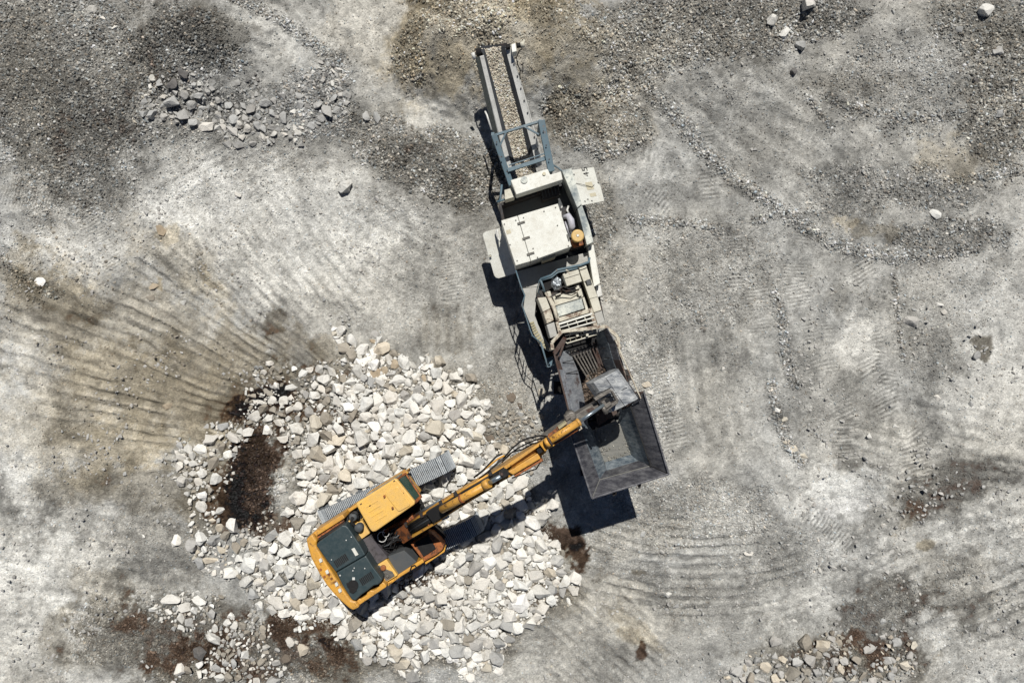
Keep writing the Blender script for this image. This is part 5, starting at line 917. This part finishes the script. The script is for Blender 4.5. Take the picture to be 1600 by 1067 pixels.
 (845,612,6,8,0,'t',.9,'cream stone in the crusher shadow beside the feeder'), (798,620,9,8,0,'n',.5,None), (812,633,6,5,0,'n',.5,None), (846,650,5,5,0,'k',.8,None), (766,635,5,4,0,'p',.8,None), (1004,833,5,5,0,'g',.7,None), (1017,613,6,5,0,'p',.8,'pale stone right of the hopper corner'), (1010,600,8,5,0,'t',.5,None), (1130,575,3,3,0,'p',.8,None), (1213,640,6,5,0,'w',.8,None), (1225,655,6,5,0,'t',.8,None), (1240,700,9,6,-20,'t',.5,None), (1230,690,8,5,10,'t',.5,None), (1358,680,7,6,0,'p',.8,None), (1464,620,6,6,0,'p',.7,None), (1515,630,5,6,0,'g',.7,None), (1475,487,6,5,0,'p',.7,None), (1468,475,6,4,0,'p',.6,None), (1525,555,9,6,-30,'g',.6,None), (1400,665,6,3,0,'w',.5,None), (1075,468,3,3,0,'g',.8,None), (1380,820,5,4,0,'p',.8,None), (1045,928,6,5,0,'p',.8,None), (1057,946,7,5,0,'g',.6,None), (1280,890,4,5,0,'p',.9,None), (1241,970,6,4,0,'p',.7,None), (1313,985,5,4,0,'p',.8,None), (1380,970,6,5,0,'g',.7,None), (1170,864,10,4,-5,'p',.5,None), (1255,712,8,6,0,'t',.6,None), (405,275,0,0,0,'g',.5,None)]
HAND = [h for h in HAND if h[2] > 0]
HAND = [(h[0], h[1], h[2] * .9, h[3] * .9, h[4], 'mktm'[i % 4], h[6] * .85, h[7] if h[7] and 'cream' not in h[7] and 'brownish' not in h[7] else None) if h[1] > 975 and h[0] > 1090 else h for i, h in enumerate(HAND)]
SUB = [  # other stony areas: polygon, how full, tones, largest half size px, smallest
 ([(275,705),(330,670),(390,650),(400,618),(440,596),(455,570),(520,572),(540,600),(530,640),(480,670),(470,700),(400,690),(350,730),(310,800),(278,770)], .50, 'wppppkgk', 9, 1.7),
 ([(295,800),(340,790),(368,832),(420,840),(440,830),(400,860),(385,890),(420,960),(370,905),(330,890),(300,850)], .62, 'wwppgkt', 10, 1.7),
 ([(640,890),(700,870),(760,860),(740,900),(650,925),(600,930)], .5, 'pppk', 4, 1.6),
 ([(230,925),(330,925),(360,960),(420,960),(470,1000),(430,1067),(250,1067),(300,1000),(240,965)], .24, 'ppwgk', 7, 1.8),
 ([(1100,1060),(1150,1025),(1240,990),(1310,985),(1420,1000),(1430,1075),(1100,1080)], .24, 'tkmgmg', 7, 1.6),
 ([(215,150),(260,120),(330,140),(420,150),(500,120),(545,140),(540,195),(470,215),(400,215),(360,240),(330,205),(280,200),(215,190)], .42, 'ggggp', 6, 1.6),
 ([(470,95),(530,95),(548,140),(520,165),(450,150)], .48, 'ggggpd', 4.2, 1.5),
 ([(250,100),(350,90),(420,130),(360,160),(280,150)], .30, 'ggdg', 3.6, 1.8),
 ([(770,640),(850,640),(860,720),(800,760),(760,690)], .30, 'kkkpg', 4.5, 1.8),
 ([(400,560),(540,560),(540,640),(460,650),(370,640)], .34, 'kkpgp', 6, 2),
 ([(330,640),(480,640),(470,830),(330,830)], .10, 'nkp', 4, 1.8),
 ([(200,270),(600,230),(640,420),(500,560),(200,350)], .02, 'mmg', 3.4, 1.7), ([(0,350),(400,350),(450,560),(300,660),(60,660),(0,480)], .018, 'mmk', 3, 1.6), ([(0,660),(300,660),(340,800),(240,920),(240,1067),(0,1067)], .03, 'mmg', 3.4, 1.6),
 ([(960,420),(1100,420),(1250,720),(1250,960),(900,960),(1040,800)], .022, 'mmg', 3.2, 1.6), ([(1250,420),(1600,400),(1600,1067),(1420,1067),(1250,980)], .022, 'mmg', 3.4, 1.6), ([(1000,0),(1600,0),(1600,420),(1250,350)], .015, 'gmm', 3, 1.6),
 ([(880,940),(1250,960),(1150,1067),(800,1067)], .025, 'mmg', 3, 1.6)]
placed = [(h[0], h[1], h[2], h[3], R(-h[4]), h[5], h[6], h[7], True) for h in HAND]
cell = {}
def near(x, y, r, k):
    cx, cy = int(x // 24), int(y // 24)
    for i in (-1, 0, 1):
        for j in (-1, 0, 1):
            for (a, b_, q) in cell.get((cx + i, cy + j), ()):
                if (a - x) ** 2 + (b_ - y) ** 2 < (k * (r + q)) ** 2: return True
    return False
def put(x, y, r): cell.setdefault((int(x // 24), int(y // 24)), []).append((x, y, r))
for h in placed: put(h[0], h[1], (h[2] + h[3]) / 2)
def wl(p): return R(RS.uniform(0, 180))
heap_np = np.array(HEAP)
def fill(poly, full, tones, rmax, rmin, k=.80, big=1.0):
    xs = [p[0] for p in poly]; ys = [p[1] for p in poly]
    area = abs(sum(poly[i][0] * poly[(i + 1) % len(poly)][1] - poly[(i + 1) % len(poly)][0] * poly[i][1] for i in range(len(poly)))) / 2
    r = rmax
    while r > rmin:
        n = int(area * full / (math.pi * r * r) * 1.25)
        X = np.array([RS.uniform(min(xs), max(xs)) for _ in range(n * 3)]); Y = np.array([RS.uniform(min(ys), max(ys)) for _ in range(n * 3)])
        ok = inpoly(X + fbm(X / 22, Y / 22, 3, 14) * 34, Y + fbm(X / 22, Y / 22, 3, 15) * 34, poly)
        ok &= np.array([RS.random() for _ in X]) < polyw(X, Y, poly, 42) * 1.5
        dn = fbm(X / 45, Y / 45, 3, 33); ok &= np.array([RS.random() for _ in X]) > gapw(X, Y)
        for x, y, o_, d_ in zip(X, Y, ok, dn):
            if not o_ or RS.random() > (1.05 * full + d_ * 1.1) * (big if r > 5.5 else 1): continue
            rr_ = r * RS.uniform(.86, 1.16)
            if near(x, y, rr_, k): continue
            el_ = RS.uniform(1.0, 1.55); ti = RS.random()
            t = RS.choice(tones)
            placed.append((x, y, rr_ * math.sqrt(el_), rr_ / math.sqrt(el_), wl(0), t, RS.uniform(.8, 1.25), None, False)); put(x, y, rr_)
        r *= .86
fill(HEAP, .97, 'wwwwwwwwpppppmgtk', 13, 1.4, .66, .66)
for sreg in SUB: fill(*sreg)
print('rocks', len(placed))
def loc_words(x, y):
    if y < 260 and x < 620: return 'in the rock band at the upper left'
    if y > 975 and x > 1090: return 'in the rock cluster at the bottom right'
    if x > 950: return 'on the open ground %s the crusher' % ('above right of' if y < 260 else 'right of' if y < 740 else 'below right of')
    if y < 480: return 'on the dusty ground left of the crusher'
    if x < 350: return 'at the left fringe of the rubble heap' if y > 640 and y < 920 else 'on the dirt at the left'
    if x < 470 and y > 960: return 'on the dark dirt at the bottom left'
    if x < 470: return 'around the dark soil patch in the heap' if y < 800 else 'in the lower left part of the heap'
    if y < 590: return 'in the upper tip of the heap'
    if y < 660 and x > 640: return 'in the upper right lobe of the heap'
    if y < 660: return 'in the upper middle of the heap'
    if y < 760 and x < 560: return 'between the dark soil and the left track'
    if y < 760 and x < 690: return 'just above the excavator cab'
    if x > 690 and y < 790: return 'in the heap beside the excavator boom'
    if x > 690 and y < 860: return 'in front of the right track below the boom'
    if x < 560 and y < 960: return 'behind the excavator counterweight'
    if x > 790: return 'at the right end of the heap'
    if y > 990: return 'along the lower edge of the heap'
    if x < 640: return 'below the excavator counterweight'
    return 'in the heap below the right track'
def wz(px, py):
    x, y = (px - 800) / S, (533 - py) / S; z = gzat(x, y); k = (H - z) / H; return x * k, y * k, gzat(x * k, y * k)
placed_arr = np.array([(p[0], p[1]) for p in placed])
x0 = (placed_arr[:, 0] - 800) / S; y0 = (533 - placed_arr[:, 1]) / S; z0 = ground_z(x0, y0); kx = (H - z0) / H; x1 = x0 * kx; y1 = y0 * kx; z1 = ground_z(x1, y1)
order = sorted(range(len(placed)), key=lambda i: -(placed[i][2] * placed[i][3] * (4 if placed[i][7] else 1)))
single = set(order[:300])
def tone(t, r):
    c = TONES[t]; f = r.uniform(.84, 1.12); h = r.uniform(-.02, .02); return (min(c[0] * f * (1 + h), .80), min(c[1] * f, .785), min(c[2] * f * (1 - h), .75))
seen_lab = {}
sv, sf, scol = [], [], []; voff = 0
SMALL = []
for i in range(16):
    m_ = rock_mesh(500 + i, 12, 0, 'tmp'); SMALL.append((np.array([v.co[:] for v in m_.vertices]), [tuple(p.vertices) for p in m_.polygons])); bpy.data.meshes.remove(m_)
MID = []
for i in range(12):
    m_ = rock_mesh(700 + i, 15, .07, 'tmp'); MID.append((np.array([v.co[:] for v in m_.vertices]), [tuple(p.vertices) for p in m_.polygons])); bpy.data.meshes.remove(m_)
for i, (px, py, ra, rb, an, tn, hf, lab, hand) in enumerate(placed):
    a, b_ = ra / S * .98, rb / S * .98; hgt = min(a, b_) * hf * (.98 if hand else .95)
    tl = Matrix.Rotation(an, 4, 'Z') @ Matrix.Rotation(RS.uniform(-.38, .38), 4, 'X') @ Matrix.Rotation(RS.uniform(-.30, .30), 4, 'Y')
    inheap = tn in 'wptgk' and not (py < 480)
    zz = z1[i] + hgt * (.35 if (a + b_) > .34 else .2) + (RS.uniform(-.02, .10) if inheap and not hand else 0)
    c_ = tone(tn, RS)
    if i in single:
        o = bpy.data.objects.new('limestone_rock', VAR[RS.randrange(len(VAR))]); C.objects.link(o)
        o.location = (x1[i], y1[i], zz); o.rotation_euler = tl.to_euler(); o.scale = (a, b_, hgt); o.color = (*c_, 1)
        big = ra * rb
        if lab is None:
            size = 'big ' if big > 125 else 'small ' if big < 60 else ''
            shp = 'elongated ' if ra / rb > 1.45 else 'squat ' if hf < .78 else 'angular ' if (i % 3) else 'blocky '
            lab = (WORDS[tn] + ' ' + size + shp + 'rock ' + loc_words(px, py))
        o['label'] = lab; o['category'] = 'rock'; o['group'] = 'loose limestone rocks on the quarry floor'
    else:
        V, F = (MID if ra * rb > 30 else SMALL)[RS.randrange(12)]
        mtx = np.array(tl.to_3x3()); vv_ = (V * np.array([a, b_, hgt])) @ mtx.T + np.array([x1[i], y1[i], zz])
        sv.append(vv_); sf += [tuple(k + voff for k in f) for f in F]; voff += len(V); scol += [(*c_, 1)] * len(V)
me = bpy.data.meshes.new('stone_rubble'); me.from_pydata(np.concatenate(sv).tolist(), [], sf); me.update()
at = me.attributes.new('tone', 'FLOAT_COLOR', 'POINT'); at.data.foreach_set('color', np.array(scol, np.float32).ravel())
me.materials.append(M['rubble']); ro_ = bpy.data.objects.new('stone_rubble', me); C.objects.link(ro_); ro_['kind'] = 'stuff'; ro_['label'] = 'broken white limestone rubble heaped around the excavator'; ro_['category'] = 'rubble'
print('tris rubble', len(sf))

# ------------------------------------------------------------------ gravel: pebbles as instances on points
def pebble_object(name, xyz, size, colr, label, seed):
    n = len(xyz); me = bpy.data.meshes.new(name); me.vertices.add(n); me.vertices.foreach_set('co', xyz.astype(np.float32).ravel())
    rg = np.random.default_rng(seed)
    def add(nm, ty, arr, fld): a_ = me.attributes.new(nm, ty, 'POINT'); a_.data.foreach_set(fld, arr.astype(np.float32).ravel())
    add('size', 'FLOAT_VECTOR', size, 'vector'); add('turn', 'FLOAT_VECTOR', rg.uniform(0, 6.28, (n, 3)), 'vector')
    add('tone', 'FLOAT_COLOR', np.concatenate([colr, np.ones((n, 1))], 1), 'color')
    o = bpy.data.objects.new(name, me); C.objects.link(o); o['kind'] = 'stuff'; o['label'] = label; o['category'] = 'gravel'
    ng = bpy.data.node_groups.new(name, 'GeometryNodeTree'); ng.interface.new_socket('Geometry', in_out='INPUT', socket_type='NodeSocketGeometry'); ng.interface.new_socket('Geometry', in_out='OUTPUT', socket_type='NodeSocketGeometry')
    N = ng.nodes.new; Lk = ng.links.new; gi, go_ = N('NodeGroupInput'), N('NodeGroupOutput')
    ico = N('GeometryNodeMeshIcoSphere'); ico.inputs['Radius'].default_value = 1; ico.inputs['Subdivisions'].default_value = 1
    sm = N('GeometryNodeSetMaterial'); sm.inputs['Material'].default_value = M['pebble']; Lk(ico.outputs[0], sm.inputs[0])
    sh = N('GeometryNodeSetShadeSmooth'); sh.inputs['Shade Smooth'].default_value = False; Lk(sm.outputs[0], sh.inputs[0])
    ip = N('GeometryNodeInstanceOnPoints'); Lk(gi.outputs[0], ip.inputs['Points']); Lk(sh.outputs[0], ip.inputs['Instance'])
    for nm, sk in (('size', 'Scale'), ('turn', 'Rotation')):
        na = N('GeometryNodeInputNamedAttribute'); na.data_type = 'FLOAT_VECTOR'; na.inputs['Name'].default_value = nm; src = na.outputs[0]
        if sk == 'Rotation':
            er = N('FunctionNodeEulerToRotation'); Lk(src, er.inputs[0]); src = er.outputs[0]
        Lk(src, ip.inputs[sk])
    Lk(ip.outputs[0], go_.inputs[0]); md = o.modifiers.new('scatter', 'NODES'); md.node_group = ng
    return o
rg = np.random.default_rng(5)
NP = 360000
x = rg.uniform(-18.6, 18.6, NP); y = rg.uniform(-12.7, 12.7, NP); g_ = gravel_map(x, y); g_ = np.maximum(g_, .9 * polyw(FX(x), FY(y), HEAP, 16))
keep = rg.uniform(0, 1, NP) < .15 + .85 * g_ ** 1.2; x, y, g_ = x[keep], y[keep], g_[keep]
n = len(x); z = ground_z(x, y); cz_ = paint(x, y, False)
r = .014 + .016 * rg.exponential(1, n).clip(0, 2.6) * (.55 + .6 * g_)
sz = np.stack([r * rg.uniform(.8, 1.5, n), r * rg.uniform(.7, 1.1, n), r * rg.uniform(.45, .8, n)], 1)
f = np.exp(rg.normal(0, 1, n) * (.16 + .32 * g_) + .06)[:, None]; warm = rg.normal(0, .05, n)[:, None]
cc = np.clip((cz_ ** .9) * (.30 ** .1) * f * np.concatenate([1 + warm, np.ones((n, 1)), 1 - warm], 1), .02, .72)
print('pebbles', n)
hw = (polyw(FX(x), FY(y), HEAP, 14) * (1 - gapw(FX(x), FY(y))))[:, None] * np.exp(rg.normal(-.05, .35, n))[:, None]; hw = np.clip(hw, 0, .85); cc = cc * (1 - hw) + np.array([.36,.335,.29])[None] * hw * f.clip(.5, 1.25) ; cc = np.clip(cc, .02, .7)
pebble_object('gravel', np.stack([x, y, z + r * .15], 1), sz, cc, 'loose grey and buff crushed gravel spread over the quarry floor', 3)
# fresh cream gravel falling off the belt and lying on it
m = 11000; t = rg.uniform(0, 1, m); py = 74 + t * 206; u = rg.uniform(.02, .98, m); zc_ = 2.75 - (py - 72) / 203 * 1.65
px = 752 + (py - 75) * .279 + u * 31; k = (H - zc_) / H / S
bx_, by_ = (px - 800) * k, (533 - py + u * 3) * k; bz = zc_ - .10 - .09 * (1 - (2 * u - 1) ** 2) + .06 * (1 - (2 * u - 1) ** 2) * rg.uniform(0, 1, m) + .02
r = .009 + .009 * rg.exponential(1, m).clip(0, 3.5); sz = np.stack([r * 1.3, r, r * .7], 1)
cc = np.array([.60,.54,.44])[None] * np.exp(rg.normal(0, .28, m) + .35 * vn(px / 9, py / 14, 66))[:, None]
pebble_object('belt_load', np.stack([bx_, by_, bz], 1), sz, np.clip(cc, .03, .7), 'buff crushed stone riding on the discharge conveyor belt', 4)
# stone and dirt sliding off the grizzly under the bucket
m = 900; a = rg.uniform(0, 1, m); px = 912 + a * 40 + rg.normal(0, 5, m); py = 592 + (1 - a) * 30 + rg.normal(0, 14, m); k = (H - 2.5) / H / S
r = .015 + .02 * rg.exponential(1, m).clip(0, 2.5); sz = np.stack([r * 1.3, r, r * .8], 1); cc = np.array([.085,.065,.05])[None] * np.exp(rg.normal(0, .7, m))[:, None]
okm = (px > 908) & (px < 968) & (py > 575) & (py < 660)
pebble_object('feeder_load', np.stack([(px - 800) * k, (533 - py) * k, 2.45 + rg.uniform(0, .08, m)], 1)[okm], sz[okm], np.clip(cc[okm], .02, .6), 'brown dirt and small stone tipped on the grizzly bars under the bucket', 6)
# a little dust and a few chips lying in the big hopper
m = 420; a = rg.uniform(0, 1, m); b2 = rg.uniform(0, 1, m); px = 946 + a * 42 - b2 * 19; py = 721 - a * 12 - b2 * 52; k = (H - 2.3) / H / S
okm = rg.uniform(0, 1, m) < .25 + .75 * (np.minimum(a, np.minimum(1 - a, b2)) < .12)
r = .006 + .012 * rg.exponential(1, m).clip(0, 2.5); sz = np.stack([r * 1.3, r, r * .6], 1); cc = np.array([.24,.23,.20])[None] * np.exp(rg.normal(0, .4, m))[:, None]
pebble_object('hopper_chips', np.stack([(px - 800) * k, (533 - py) * k, np.full(m, 2.31)], 1)[okm], sz[okm], np.clip(cc[okm], .02, .6), 'grey stone chips lying in the corners of the empty hopper floor', 8)
# labels: tell look-alike rocks apart by their order in the picture
from collections import defaultdict
dl = defaultdict(list)
for o in C.objects:
    if o.get('category') == 'rock': dl[o['label']].append(o)
ORD = ['first', 'second', 'third', 'fourth', 'fifth', 'sixth', 'seventh', 'eighth', 'ninth', 'tenth', 'eleventh', 'twelfth']
for lab, os_ in dl.items():
    if len(os_) < 2: continue
    os_.sort(key=lambda o: o.location.x); k = len(os_)
    for i, o in enumerate(os_):
        pre = ('leftmost' if i == 0 else 'rightmost' if i == k - 1 else 'middle' if k == 3 else ORD[min(i, 11)] + ' from left')
        o['label'] = pre + ' ' + lab
